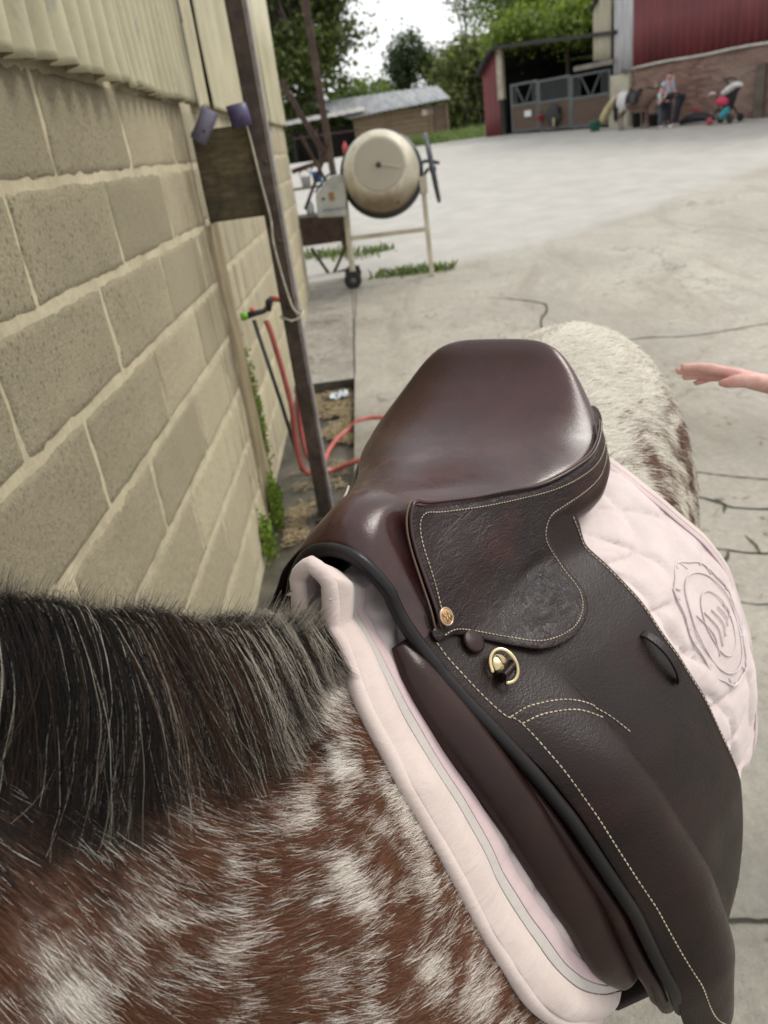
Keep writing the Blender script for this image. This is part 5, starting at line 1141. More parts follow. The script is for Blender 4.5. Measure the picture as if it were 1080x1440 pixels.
# ---- panels underneath the seat
def panel(side):
    rows = []
    for s in np.concatenate([np.linspace(.07, .44, 46), [.452, .462, .470, .475]]):
        k = max(0, (s - .42)/.055); sh = sqrt(max(0, 1 - k*k)) if k < 1 else 0.0; sm = min(s, .44); w = float(hw(sm)); zz = float(ze(sm)); lo = float(zt(s))
        outer = w*(.97) + .022*sstep(.12, .34, s) - .006*(1 - sstep(.0, .15, s)); zb = min(zz - .085, 1.195); mid = (zz + zb)/2; hh = (zz - .014 - zb)/2
        ring = []
        for a in np.linspace(0, 2*pi, 21)[:-1]: ring.append((s, side*(outer + (cos(a) - 1)*min(.050, outer*.40)*max(.25, sh)), mid - .004 + hh*sin(a)*max(.5, sh)))
        rows.append(toW(np.array([r_[0] for r_ in ring]), np.array([r_[1] for r_ in ring]), np.array([r_[2] for r_ in ring])))
    b = MB(); R = np.array(rows); n, m = R.shape[:2]; b.add(R.reshape(-1, 3), [(i*m + j, i*m + (j + 1) % m, (i + 1)*m + (j + 1) % m, (i + 1)*m + j) for i in range(n - 1) for j in range(m)] + [tuple(range(m)), tuple(range((n - 1)*m, n*m))])
    return b.build('panel', M_PANEL, saddle, smooth=True)
panel(1); panel(-1)

# ---- flap, sweat flap and front rolls (both sides)
FLAP = [(.0, 1.222), (.06, 1.262), (.15, 1.268), (.245, 1.255), (.287, 1.222), (.288, 1.185), (.272, 1.140), (.250, 1.085), (.240, 1.0), (.234, .93), (.214, .872), (.176, .825), (.130, .785), (.090, .750), (.050, .738), (.014, .762), (.002, .80), (.000, .88), (.002, .98), (.003, 1.08), (-.003, 1.15), (-.002, 1.195)]
for side in (1, -1):
    sheet('flap', FLAP, flap_l, .0, .0055, M_FLAP, saddle, .0046 if side > 0 else .009, side, .0016, 6)
    # sweat flap just inside it
    sheet('sweat_flap', [(.0 + .012, 1.20), (.15, 1.22), (.26, 1.15), (.235, 1.0), (.21, .86), (.13, .77), (.06, .76), (.004, .80), (-.012, .9), (-.016, 1.05), (-.016, 1.17)], lambda s, z: tree_l(s, z), -.016, .004, M_PANEL, saddle, .010, side, .001, 6)
    # long stuffed front of the panel
    pth = [(-.010, 1.222), (-.022, 1.19), (-.028, 1.153), (-.030, 1.107), (-.029, 1.04), (-.024, .965), (-.012, .888), (.010, .830)]
    qd = cr(pth, 10); n = len(qd); w = toW(qd[:, 0], side*(padsurf(qd[:, 0], qd[:, 1], .0) + .010), qd[:, 1]); rr = np.interp(np.linspace(0, 1, n), [0, .08, .3, .6, .85, .96, 1], [.010, .018, .0235, .026, .025, .018, .006])
    nrm = [Vector(HL*side*.93 - HS*.35) for _ in range(n)]
    b = MB(); b.tube(w, rr, 18, flat=.62, up=nrm); b.build('front_roll', M_PANEL, saddle, smooth=True)
    qd = cr([(.006, 1.20), (-.008, 1.16), (-.010, 1.08), (-.009, .98), (-.004, .88), (.012, .81)], 8); w = toW(qd[:, 0], side*(tree_l(qd[:, 0], qd[:, 1]) - .024), qd[:, 1]); b = MB(); b.tube(w, .0085, 10, flat=1.3); b.build('inner_roll', M_PANEL, saddle, smooth=True)
# piping round the gullet and down the front of both flaps
pipe = [(.003, 1.30), (-.001, 1.27), (-.003, 1.24), (-.006, 1.20), (-.009, 1.16), (-.007, 1.115), (-.005, 1.06), (-.005, .99), (-.004, .92), (.000, .86), (.012, .805)]
def arch_pt(s, side, z): return toW(s, side*tree_l(s, z), z)
R_ = [toW(q_[0], float(tree_l(q_[0], q_[1])) - (.004 if q_[1] < 1.2 else .002), q_[1]) for q_ in cr(pipe[1:], 7)]
L_ = [toW(q_[0], -(float(tree_l(q_[0], q_[1])) - (.004 if q_[1] < 1.2 else .002)), q_[1]) for q_ in cr(pipe[1:], 7)]
top = [toW(-.003, l, z) for l, z in ((.036, 1.291), (.022, 1.303), (0, 1.308), (-.022, 1.303), (-.036, 1.291))]
wp = resample(cr([*[tuple(p) for p in L_[::-1]], *[tuple(p) for p in top[::-1]], *[tuple(p) for p in R_]], 3), .005)
b = MB(); b.tube(wp, .0068, 12); b.build('piping', M_PIPE_L, saddle, smooth=True)

# ---- seat and pommel: one formed surface
CS = [-.006, 0, .012, .03, .05, .08, .11, .15, .19, .24, .29, .34, .38, .41, .435, .452, .463]; CZ_ = [1.300, 1.312, 1.322, 1.329, 1.332, 1.328, 1.319, 1.306, 1.296, 1.288, 1.288, 1.297, 1.314, 1.333, 1.354, 1.370, 1.376]
def zc(s): return interp_s(CS, CZ_, s)
RIMS = [0, .015, .03, .045, .06, .08, .10, .125, .15, .175, .20, .225, .25, .275, .30, .325, .35, .375, .40, .418, .432, .443, .450]
def zlow(s): return np.interp(s, [0, .022, .036, .048, .060, .075], [1.222, 1.222, 1.235, 1.265, 1.300, 1.34])
def seat_rows():
    rows = []
    for i, s in enumerate(RIMS):
        s = float(s); w = float(hw(s)); e = float(ze(s)); bk = sstep(.34, .45, s)
        v = np.linspace(0, 1, 22); back = .016*bk
        p = 2.1 + 1.2*sstep(.05, .2, s) + 1.5*bk
        c = float(zc(min(s + back, .463))); zz = c - (c - e)*v**p; ss = s + back*(1 - v**2); ll = w*v
        if s < .072:          # pommel: rounder top, sides run on down to the point of the tree
            zz = c - (c - e)*v**2.2; ll = w*v
        zl = min(float(zlow(s)), e); d = np.linspace(0, 1, 12)[1:]
        zd = e - (e - zl)*d; ld = tree_l(np.full(11, s), zd) if s < .074 else w + .0*d
        ld = ld - (ld[0] - w)*(1 - d) - .005*sstep(.040, .056, s)*d if s < .074 else ld
        if s >= .074: zd = e - .030*d; ld = tree_l(np.full(11, s), zd) - .0035*d; ld = ld - (ld[0] - w)*(1 - d)
        rows.append(np.stack([np.concatenate([ss, np.full(11, s)]), np.concatenate([ll, ld]), np.concatenate([zz, zd])], 1))
    s = .456                  # closing rows over the cantle edge
    for w, e, sx, cz in ((.092, 1.343, .457, 1.373), (.075, 1.353, .462, 1.374)):
        v = np.linspace(0, 1, 22); zz = cz - (cz - e)*v**4.0; rows.append(np.stack([np.concatenate([sx + .006*(1 - v**2), np.full(11, sx)]), np.concatenate([w*v, np.full(11, w)]), np.concatenate([zz, e - .012*np.linspace(0, 1, 12)[1:]])], 1))
    return np.array(rows)
SR = seat_rows()
for _ in range(14):
    q_ = SR.copy(); q_[:, 1:-1] = .5*SR[:, 1:-1] + .25*(SR[:, :-2] + SR[:, 2:]); m_ = (sstep(.13, .085, SR[:, :1, :1])*np.ones_like(SR)); m_[:, :1] = 0; SR = SR*(1 - m_) + q_*m_
FR = SR.copy()
_wf = sstep(.10, .05, FR[..., 0]); _zr = np.clip(1.318 - FR[..., 2], 0, .1); FR[..., 1] = FR[..., 1]*(1 + .0*_wf) + _wf*np.minimum(_zr, .045)*.45
full = np.concatenate([(FR*[1, -1, 1])[:, :0:-1], SR], 1); full = smooth_rings(full, 3)
# cantle back: roll the last row over and down to the panel
last = full[-1]; tails = []
for k, (ds, dz) in enumerate(((.004, -.004), (.006, -.014), (.006, -.04), (.002, -.08), (-.01, -.11))):
    q_ = last.copy(); q_[:, 0] += ds; q_[:, 2] = np.maximum(q_[:, 2] + dz, 1.225); q_[:, 1] *= 1 - .01*k; tails.append(q_)
front = full[0].copy(); fr_ = []
for k, (ds, sc) in enumerate(((.004, .985), (.03, .93), (.06, .90))):
    q_ = front.copy(); q_[:, 0] += ds; q_[:, 1] *= sc; q_[:, 2] -= .004 + .004*k; fr_.append(q_)
full = np.concatenate([np.array(fr_[::-1]), full, np.array(tails)])
b = MB(); b.grid(toW(full[..., 0], full[..., 1], full[..., 2])); b.build('seat', M_SEAT, saddle, smooth=True, sub=1)

# ---- skirts: thin grained leather over the stirrup bar and back along the seat
SEAM = [(s, float(ze(s))) for s in (.075, .10, .15, .20, .25, .30, .34, .37, .395)]
SKIRT = [(.030, 1.238), (.036, 1.256), (.046, 1.283), (.058, 1.308), (.072, 1.321)] + [(s, z - .003) for s, z in SEAM[1:]] + [(.402, 1.278), (.402, 1.262), (.388, 1.250), (.35, 1.236), (.315, 1.231), (.27, 1.229), (.243, 1.227), (.230, 1.212), (.231, 1.192), (.226, 1.178), (.205, 1.163), (.175, 1.154), (.14, 1.152), (.10, 1.160), (.075, 1.176), (.05, 1.197), (.032, 1.209), (.012, 1.214), (.012, 1.224), (.026, 1.228)]
def skirt_l(s, z): return tree_l(s, z)
def skirt_disp(Q, d): # the bar under the leather and the soft step at its end
    s, z = Q[:, 0], Q[:, 1]; return .006*np.exp(-(((s - .10)/.055)**2 + ((z - 1.255)/.03)**2)) - .004*np.exp(-(((s - .185)/.030)**2 + ((z - 1.198)/.007)**2)) + .005*np.exp(-(((s - .165)/.035)**2 + ((z - 1.178)/.012)**2)) + .008*sstep(1.200, 1.150, z)*sstep(.24, .20, s)
for side in (1, -1): sheet('skirt', SKIRT if side > 0 else [(q_[0], min(q_[1], 1.25)) for q_ in SKIRT], skirt_l, .0065, .0042, M_SKIRT, saddle, .0036 if side > 0 else .007, side, .0022, 5, disp=skirt_disp)
# welt along the seat and down the pommel
welt = [(.022, 1.222), (.030, 1.238), (.036, 1.258), (.045, 1.285), (.056, 1.310), (.068, 1.3225), (.078, 1.3222)] + [(s, z + .0015) for s, z in SEAM[1:]]
for side in (1,):
    b = MB(); b.tube(on(welt, lambda s, z: tree_l(s, z), .0060, 8, side), .0019, 8); b.build('welt', M_SEAT, saddle, smooth=True)
    b = MB(); b.tube(on([(q_[0] - .004, q_[1] + .002) for q_ in welt], lambda s, z: tree_l(s, np.minimum(z, ze(s))), .0040, 8, side), .0011, 6); b.build('welt_cord', simple('tan_cord', (.12, .07, .045), None, 40, .6), saddle, smooth=True)
def inset(path, e):
    """the skirt's stitch line runs e inside its edge"""
    return path
stitches('stitching', [[(.034, 1.236), (.045, 1.262), (.057, 1.287), (.070, 1.304), (.085, 1.307), (.11, 1.297), (.16, 1.281), (.21, 1.268), (.26, 1.258), (.31, 1.256), (.35, 1.258), (.38, 1.265), (.394, 1.272)],
    [(.396, 1.270), (.385, 1.256), (.35, 1.243), (.315, 1.238), (.27, 1.236), (.240, 1.233), (.222, 1.216), (.223, 1.193), (.219, 1.182), (.202, 1.169), (.175, 1.160), (.142, 1.158), (.104, 1.166), (.079, 1.182), (.052, 1.203), (.034, 1.214), (.016, 1.217)]],
    lambda s, z: skirt_l(s, z) + skirt_disp(np.stack([np.atleast_1d(s), np.atleast_1d(z)], -1), 0), .0071, saddle)
fl = lambda s, z: flap_l(s, z)
stitches('flap_stitching', [[(.012, 1.213), (.009, 1.19), (.008, 1.165), (.010, 1.145), (.016, 1.135), (.013, 1.10), (.011, 1.06), (.010, 1.0), (.010, .93), (.014, .86), (.026, .79), (.05, .745)],
    [(.013, 1.142), (.04, 1.138), (.075, 1.123), (.10, 1.095), (.113, 1.062)], [(.016, 1.134), (.04, 1.130), (.068, 1.118), (.085, 1.10)], [(.281, 1.215), (.281, 1.185), (.266, 1.141), (.244, 1.085), (.234, 1.0), (.230, .93)]], fl, .0007, saddle, .0056, .0040, .0008)
# seams round the pommel wing on the far side of the twist
b = MB(); b.tube(on([(.145, 1.298), (.12, 1.300), (.10, 1.290), (.085, 1.275)], lambda s, z: tree_l(s, z), .0015, 6, -1), .0014, 6); b.build('seam', M_THREAD, saddle, smooth=True)
# rivet button, keeper ring, strap loop, flap keeper
def along(s, z, lf=tree_l):
    e = .004; p = toW(s, float(lf(s, z)), z); a = toW(s + e, float(lf(s + e, z)), z) - p; c = toW(s, float(lf(s, z + e)), z + e) - p; n = np.cross(a, c); n /= np.linalg.norm(n)
    if n@HL < 0: n = -n
    return Vector(p), Vector(n), Vector(a).normalized()
p, n, a = along(.0315, 1.2255); p = p + n*.0085
b = MB(); b.lathe([(.0085, -.001), (.0092, .0008), (.0092, .0022), (.0078, .0030), (.0074, .0024), (0, .0026)], p, n, 28, caps=False); rv = b.build('rivet_button', simple('copper_rim', (.50, .34, .26), (.34, .22, .16), 30, .3, metal=.8), saddle, smooth=True)
b = MB(); b.lathe([(.0072, .0026), (.006, .0031), (0, .0032)], p, n, 20, caps=False); b.build('button_face', simple('bronze_face', (.42, .26, .13), (.24, .13, .06), 40, .38, metal=.7), rv, smooth=True)
u = n.cross(Vector((0, 0, 1))).normalized(); v = u.cross(n); q = MB()
for pts_ in ([(-.004, -.003), (-.001, .001), (.002, .0005), (.0045, .0035)], [(-.001, .001), (-.003, .004)], [(.002, .0005), (.003, -.004)], [(-.001, 0), (-.002, -.0045)], [(.0045, .0035), (.0035, .005)]):
    q.tube([p + n*.0034 + u*x + v*y for x, y in pts_], .0009, 5)
q.build('button_emblem', simple('worn_gilt', (.62, .42, .20), None, 20, .3, metal=.8), rv, smooth=True)
p, n, a = along(.044, 1.168, flap_l); up = Vector((0, 0, 1)); side_ = (a - n*a.dot(n)).normalized(); vv = n.cross(side_).normalized(); vv = vv if vv.z > 0 else -vv
tilt = -.45; R1 = side_*cos(tilt) + vv*sin(tilt); R2 = -side_*sin(tilt) + vv*cos(tilt); pc = p + n*.010
ring = [pc + R1*.0125*cos(t) + R2*.0165*sin(t) + n*(.006*sin(t)*0 + .004*cos(t)) for t in np.linspace(-1.95, 3.35, 34)]
b = MB(); b.tube(ring, [.0023]*34, 10); b.build('keeper_ring', M_BRASS, saddle, smooth=True)
b = MB(); b.lathe([(.0105, 0), (.0105, .0015), (.008, .003), (0, .0035)], p + n*.003 + vv*.003 + side_*.004, n, 20, caps=False); b.build('stud', M_BRASS, saddle, smooth=True)
b = MB(); b.grid([[p - vv*.012 + side_*(x*.011 + .001) + n*(.0025 + .013*max(0, sin(t))) - vv*(.011*(1 - cos(t))*.5) + vv*.012 for x in (-1, -.6, 0, .6, 1)] for t in np.linspace(-.15, 3.3, 14)]); b.build('strap_loop', M_FLAP, saddle, smooth=True, solid=.002, bevel=.0006)
p, n, a = along(.046, 1.193, flap_l); b = MB(); b.lathe([(.012, 0), (.0125, .002), (.010, .0034), (0, .0036)], p + n*.003, n, 20, caps=False); b.build('washer', M_PANEL, saddle, smooth=True)
p, n, a = along(.218, 1.083, flap_l); side_ = (a - n*a.dot(n)).normalized(); vv = n.cross(side_).normalized(); vv = vv if vv.z > 0 else -vv
G = []
for t in np.linspace(0, 1, 22):
    y = .034 - t*.068; hgt = .013*sin(pi*t)**.6; G.append([p + vv*y + side_*(x*.0058 + .010*(t - .5)*0) + n*(hgt + .0005) for x in (-1, -.7, 0, .7, 1)])
b = MB(); b.grid(G); b.build('flap_keeper', M_FLAP, saddle, smooth=True, solid=.0028, bevel=.0008)
# girth straps hang inside the flap; girth round the belly
for k in range(2):
    b = MB(); zs = np.linspace(1.0, .80, 12); s0 = .10 + .05*k; b.grid([[toW(s0 + x, float(tree_l(s0, z)) - .013, z) for x in (-.012, .012)] for z in zs]); b.build('girth_strap', M_FLAP, saddle, smooth=True, solid=.003)
g = MB(); th = np.linspace(0, 2*pi, 60); bel = []
for z in np.linspace(.93, .66, 14): bel.append((float(lb(.12, z)) + .016, z))
ringp = [toW(.12, l, z) for l, z in bel] + [toW(.12, l, .625 - .010*(1 - abs(l)/.2)) for l in np.linspace(.13, -.13, 8)] + [toW(.12, -l, z) for l, z in bel[::-1]]
g.grid([[q_ + HS*x for x in (-.045, -.03, 0, .03, .045)] for q_ in ringp]); o = g.build('girth', simple('dark_girth_webbing', (.03, .022, .02), None, 40, .8, .3), smooth=True, solid=.008); tag(o, 'dark girth band passing under the belly of the spotted pony', 'girth')

# ------------------------------------------------------------------ people, the far pony, the pushchair
def skin_mesh(name, chains, m, parent, sub=2, root=0, xf=None):
    """chains: lists of (point, radius); shared points join. One continuous skinned surface."""
    pts = []; rad = []; key = {}; edges = set()
    for ch in chains:
        prev = None
        for p, r_ in ch:
            k = tuple(round(c, 4) for c in p)
            if k not in key: key[k] = len(pts); pts.append(p); rad.append(r_ if hasattr(r_, '__len__') else (r_, r_))
            i = key[k]
            if prev is not None and prev != i: edges.add((prev, i))
            prev = i
    me = bpy.data.meshes.new(name); me.from_pydata([Vector(p) for p in pts], list(edges), []); o = bpy.data.objects.new(name, me); COL.objects.link(o)
    sm = o.modifiers.new('skin', 'SKIN'); sm.use_smooth_shade = True; sm.branch_smoothing = .6
    for i, v in enumerate(me.skin_vertices[0].data): v.radius = rad[i]; v.use_root = (i == root)
    ss = o.modifiers.new('sub', 'SUBSURF'); ss.levels = sub; ss.render_levels = sub
    dg = bpy.context.evaluated_depsgraph_get(); new = bpy.data.meshes.new_from_object(o.evaluated_get(dg)); o.modifiers.clear(); old = o.data; o.data = new; bpy.data.meshes.remove(old)
    if xf is not None:
        for v in new.vertices: v.co = xf(v.co)
    new.materials.clear(); new.materials.append(m); new.polygons.foreach_set('use_smooth', [True]*len(new.polygons)); new.update()
    if parent is not None: o.parent = parent; o.matrix_parent_inverse = world_inv(parent)
    return o
t = NT('skin_tone'); t.color(t.ramp(t.noise(t.co(), 45, 3), (.3, (.52, .27, .225)), (.7, (.62, .36, .31)))); t.set(Roughness=.5); t.b.inputs['Subsurface Weight'].default_value = .12; t.b.inputs['Subsurface Radius'].default_value = (.01, .004, .002); t.color(t.mix(t.ramp(t.noise(t.co(), 28, 4, .6), (.45, 0), (.68, .6)), t.ramp(t.noise(t.co(), 60, 4), (.3, (.50, .27, .225)), (.7, (.62, .37, .32))), (.56, .22, .19))); n1 = t.bump(t.vor(t.co(), 260), .3, .0008); t.bump(t.noise(t.co((1.5, .3, 1)), 90, 4), .35, .0012, n1); M_SKIN = t.m
def cloth_m(name, c, c2=None): return simple(name, c, c2 or tuple(x*.7 for x in c), 14, .85, .3)
def person(loc, rz, H, pose, cols, label, hair_len=.0, ground=True):
    """pose: joint positions in units of height, x right, y forward, z up"""
    e = empty('person', loc, label, 'person'); Rm = Matrix.Rotation(rz, 3, 'Z'); L = Vector(loc)
    xf = lambda p: L + Rm @ (Vector(p)*H)
    J = pose; V = Vector; sp, ch, nk, hd = V(J['pelvis']), V(J['chest']), V(J['neck']), V(J['head']); up = (hd - nk).normalized(); fw = V(J.get('face', (0, 1, 0))).normalized()
    body = [[(sp, .062), (sp.lerp(ch, .5), .058), (ch, .068), (nk, .034), (nk.lerp(hd, .5), .040), (hd, .052), (hd + up*.035, .046), (hd + up*.06, .022)]]
    cl_t = [[(sp + (sp - ch).normalized()*.01, .075), (sp.lerp(ch, .5), .070), (ch, .079), (ch.lerp(nk, .7), .05)]]; cl_b = []; shoes = []
    for s in ('l', 'r'):
        sh, el_, wr, hn = V(J['sh' + s]), V(J['el' + s]), V(J['wr' + s]), V(J['hn' + s]); hp, kn, an, to = V(J['hp' + s]), V(J['kn' + s]), V(J['an' + s]), V(J['to' + s])
        body.append([(ch, .068), (sh, .037), (sh.lerp(el_, .5), .029), (el_, .024), (el_.lerp(wr, .4), .024), (wr, .015), (wr.lerp(hn, .6), .019), (hn, .010)])
        body.append([(sp, .062), (hp, .055), (hp.lerp(kn, .5), .046), (kn, .032), (kn.lerp(an, .4), .033), (an, .020), (to, .016)])
        ar = [(ch, .079), (sh, .046), (sh.lerp(el_, .55), .038), (sh.lerp(el_, .9), .036)]
        if cols.get('long'): ar += [(el_, .032), (el_.lerp(wr, .9), .024)]
        cl_t.append(ar); cl_b.append([(sp, .074), (hp, .066), (hp.lerp(kn, .5), .056), (kn, .043), (kn.lerp(an, .5), .040), (kn.lerp(an, .93), .034)]); shoes.append((an, to))
    bo = skin_mesh('body', body, M_SKIN, e, 1, xf=xf)
    skin_mesh('top', cl_t, cols['top'], e, 1, xf=xf); skin_mesh('trousers', cl_b, cols['legs'], e, 1, xf=xf)
    for an, to in shoes: skin_mesh('shoe', [[(an + V((0, 0, -.008)), .028), (an.lerp(to, .5) + V((0, 0, -.006)), .028), (to, .022)]], cols['shoes'], e, 1, xf=xf)
    # face and hair
    sd = up.cross(fw).normalized(); b = MB()
    for k in (-1, 1): b.lathe([(0, -.006), (.006, -.003), (.007, 0), (.005, .005), (0, .006)], hd + fw*.047 + sd*.020*k + up*.006, fw, 8, caps=False)
    fx = MB(); fx.v = [tuple(xf(p)) for p in b.v]; fx.f = b.f; fx.build('eyes', M_DARKP, bo, smooth=True)
    skin_mesh('nose', [[(hd + fw*.044 + up*.008, .006), (hd + fw*.060 - up*.008, .008), (hd + fw*.05 - up*.013, .005)]], M_SKIN, bo, 1, xf=xf)
    skin_mesh('mouth', [[(hd + fw*.047 - up*.026 + sd*.014, .003), (hd + fw*.051 - up*.026, .004), (hd + fw*.047 - up*.026 - sd*.014, .003)]], cloth_m('lips', (.32, .12, .10)), bo, 1, xf=xf)
    for k in (-1, 1): skin_mesh('ear', [[(hd + sd*.052*k + up*.012, .008), (hd + sd*.056*k - up*.004, .010), (hd + sd*.051*k - up*.016, .006)]], M_SKIN, bo, 1, xf=xf)
    hr = [[(hd - fw*.022 + up*.012, .050), (hd - fw*.006 + up*.044, .050), (hd + fw*.022 + up*.058, .026)]]
    if hair_len: hr.append([(hd - fw*.022 + up*.012, .050), (hd - fw*.045 - up*.04, .036), (hd - fw*.05 - up*(.04 + hair_len), .016)])
    skin_mesh('hair', hr, cols['hair'], e, 1, xf=xf); return e
STAND = dict(pelvis=(0, 0, .52), chest=(0, .005, .72), neck=(0, .0, .83), head=(0, .015, .90), shl=(-.11, 0, .79), shr=(.11, 0, .79), ell=(-.14, .0, .62), elr=(.14, 0, .62), wrl=(-.14, .06, .49), wrr=(.14, .06, .49), hnl=(-.135, .09, .43), hnr=(.135, .09, .43),
             hpl=(-.05, 0, .50), hpr=(.05, 0, .50), knl=(-.055, .02, .27), knr=(.055, .02, .27), anl=(-.06, 0, .045), anr=(.06, 0, .045), tol=(-.065, .10, .022), tor=(.065, .10, .022))
def gp(t, n): q = F0 + FD*t + FN*n; return (q[0], q[1], gz(q[1]))
# man in the pale blue shirt, looking down at the others
P_ = dict(STAND); P_.update(head=(.0, .05, .895), face=(0, .8, -.5), ell=(-.14, .05, .62), wrl=(-.09, .17, .56), hnl=(-.06, .23, .54), wrr=(.10, .17, .55), hnr=(.07, .23, .53))
person(gp(7.19, -.45), FROT - pi/2 - .2, 1.27, P_, dict(top=cloth_m('pale_blue_cotton', (.45, .55, .68)), legs=cloth_m('dark_jeans', (.03, .035, .05)), shoes=cloth_m('dark_shoe', (.03, .03, .03)), hair=cloth_m('brown_hair', (.06, .04, .03))), 'man in pale blue shirt standing behind the child and the bending person')
P_ = dict(STAND); P_.update(ell=(-.13, .06, .63), wrl=(-.07, .18, .60), hnl=(-.04, .24, .60), elr=(.13, .05, .63), wrr=(.06, .18, .62), hnr=(.04, .24, .61), head=(0, .04, .90))
person(gp(7.50, -1.2), FROT - pi/2 + .35, .99, P_, dict(top=cloth_m('pale_mint_cotton', (.42, .56, .58)), legs=cloth_m('slate_trousers', (.07, .08, .09)), shoes=cloth_m('white_shoe', (.6, .6, .6)), hair=cloth_m('red_brown_hair', (.12, .05, .03))), 'child in pale mint t-shirt and slate trousers beside the grey saddled pony')
P_ = dict(STAND); P_.update(pelvis=(0, -.10, .53), chest=(0, .10, .58), neck=(0, .20, .565), head=(0, .265, .53), face=(0, .5, -.85), shl=(-.10, .16, .56), shr=(.10, .16, .56), ell=(-.11, .22, .42), elr=(.11, .22, .42), wrl=(-.06, .28, .29), wrr=(.06, .28, .29), hnl=(-.04, .30, .23), hnr=(.04, .30, .23), hpl=(-.05, -.10, .50), hpr=(.05, -.10, .50), knl=(-.055, -.04, .27), knr=(.055, -.04, .27))
person(gp(7.83, -1.05), FROT + pi/2 + .25, 1.30, P_, dict(top=cloth_m('black_knit', (.012, .012, .014)), legs=cloth_m('navy_breeches', (.016, .018, .032)), shoes=cloth_m('white_trainer', (.62, .62, .6)), hair=cloth_m('dark_hair', (.025, .018, .015)), long=True), 'person in black top and navy breeches bending forward beside the pony', hair_len=.03)

# the far pony: pale grey hindquarters, black tail, brown belly
def xf_far(L):
    k = .72; c = gp(6.55, -1.1); a = FROT + pi; s, l, z = (L[:, 0] - .45)*k, L[:, 1]*k, L[:, 2]*k
    return np.stack([c[0] + s*cos(a) - l*sin(a), c[1] + s*sin(a) + l*cos(a), c[2] + z], -1)
fn = [ring_pts(*r_) for r_ in [((-.10, 0, 1.275), (-.14, 0, .62), .200, 0), ((-.18, 0, 1.28), (-.28, 0, .68), .185, .5), ((-.30, 0, 1.27), (-.42, 0, .80), .145, 1), ((-.45, 0, 1.25), (-.54, 0, .88), .11, 1), ((-.60, 0, 1.22), (-.66, 0, .92), .085, 1), ((-.70, 0, 1.20), (-.72, 0, .93), .075, 1), ((-.78, 0, 1.12), (-.76, 0, .90), .07, 1), ((-.88, 0, .98), (-.83, 0, .82), .052, 1), ((-.95, 0, .86), (-.90, 0, .75), .045, 1), ((-.97, 0, .80), (-.93, 0, .74), .025, 1)]]
fneck = smooth_rings([_tr[1], *fn], 4)
fb, FL_ = horse_body(xf_far, .022, fneck, name='pony'); tag(fb, 'small grey pony with black tail and black saddle by the barn brickwork', 'pony'); fb.name = 'pony'
n1 = fbm(FL_, 9, 2); gsh = sstep(.42, .60, FL_[:, 0])*sstep(.55, .75, FL_[:, 2] + (n1 - .5)*.2); cc = np.array([.12, .075, .055])*(1 - gsh[:, None]) + np.array([.50, .48, .47])*gsh[:, None]; lg = sstep(.45, .3, FL_[:, 2]); cc = cc*(1 - .6*lg[:, None]) + np.array([.22, .18, .14])*.6*lg[:, None]
a_ = fb.data.attributes.new('coat', 'FLOAT_COLOR', 'POINT'); a_.data.foreach_set('color', np.concatenate([cc, np.ones((len(cc), 1))], 1).astype(np.float32).ravel()); fb.data.materials.append(bpy.data.materials['horse_skin']); fb.data.polygons.foreach_set('use_smooth', [True]*len(fb.data.polygons))
def fx(s, l, z): return tuple(xf_far(np.array([[s, l, z]]))[0])
b = MB(); b.tube([fx(1.02, 0, 1.16), fx(1.10, 0, 1.05), fx(1.12, .01, .75), fx(1.10, .02, .42), fx(1.09, .02, .30)], [.025, .05, .07, .055, .01], 8); b.build('tail', simple('black_tail', (.012, .011, .010), None, 9, .8), fb, smooth=True)
b = MB(); b.tube([fx(-.2, 0, 1.285), fx(-.4, 0, 1.265), fx(-.62, 0, 1.225)], [.02, .03, .015], 6); b.build('mane', simple('dark_far_mane', (.02, .016, .013), None, 9, .8), fb, smooth=True)
for sd in (1, -1):
    b = MB(); b.tube([fx(-.69, .04*sd, 1.19), fx(-.69, .055*sd, 1.25), fx(-.69, .05*sd, 1.30)], [.016, .02, .003], 6); b.build('ear', simple('brown_ear', (.09, .06, .04)), fb, smooth=True)
e = empty('saddle', fx(.2, 0, 1.25), 'black saddle with black cloth on the grey pony by the barn', 'saddle')
G = [[fx(s, l, z) for l, z in [(-.30, .86), (-.295, 1.0), (-.24, 1.13), (-.12, 1.235), (0, 1.262), (.12, 1.235), (.24, 1.13), (.295, 1.0), (.30, .86)]] for s in np.linspace(-.05, .48, 9)]
b = MB(); b.grid(G); b.build('cloth', simple('black_cloth', (.014, .014, .017), None, 9, .9), e, smooth=True, solid=.02)
G = [[fx(s, l, zc(np.clip(s, 0, .46)) + dz - .02) for l, dz in [(-.15, -.09), (-.11, -.03), (-.06, -.006), (0, 0), (.06, -.006), (.11, -.03), (.15, -.09)]] for s in np.linspace(.0, .46, 12)]
b = MB(); b.grid(G); b.build('seat', simple('black_leather', (.012, .011, .011), None, 9, .4), e, smooth=True, solid=.03)
for sd in (1, -1):
    G = [[fx(s, sd*(.27 + .05*sstep(1.15, .95, z)), z) for s in np.linspace(.04, .26 - .08*max(0, .9 - z)*5, 6)] for z in np.linspace(1.18, .80, 8)]; b = MB(); b.grid(G); b.build('flap', bpy.data.materials['black_leather'], e, smooth=True, solid=.015)
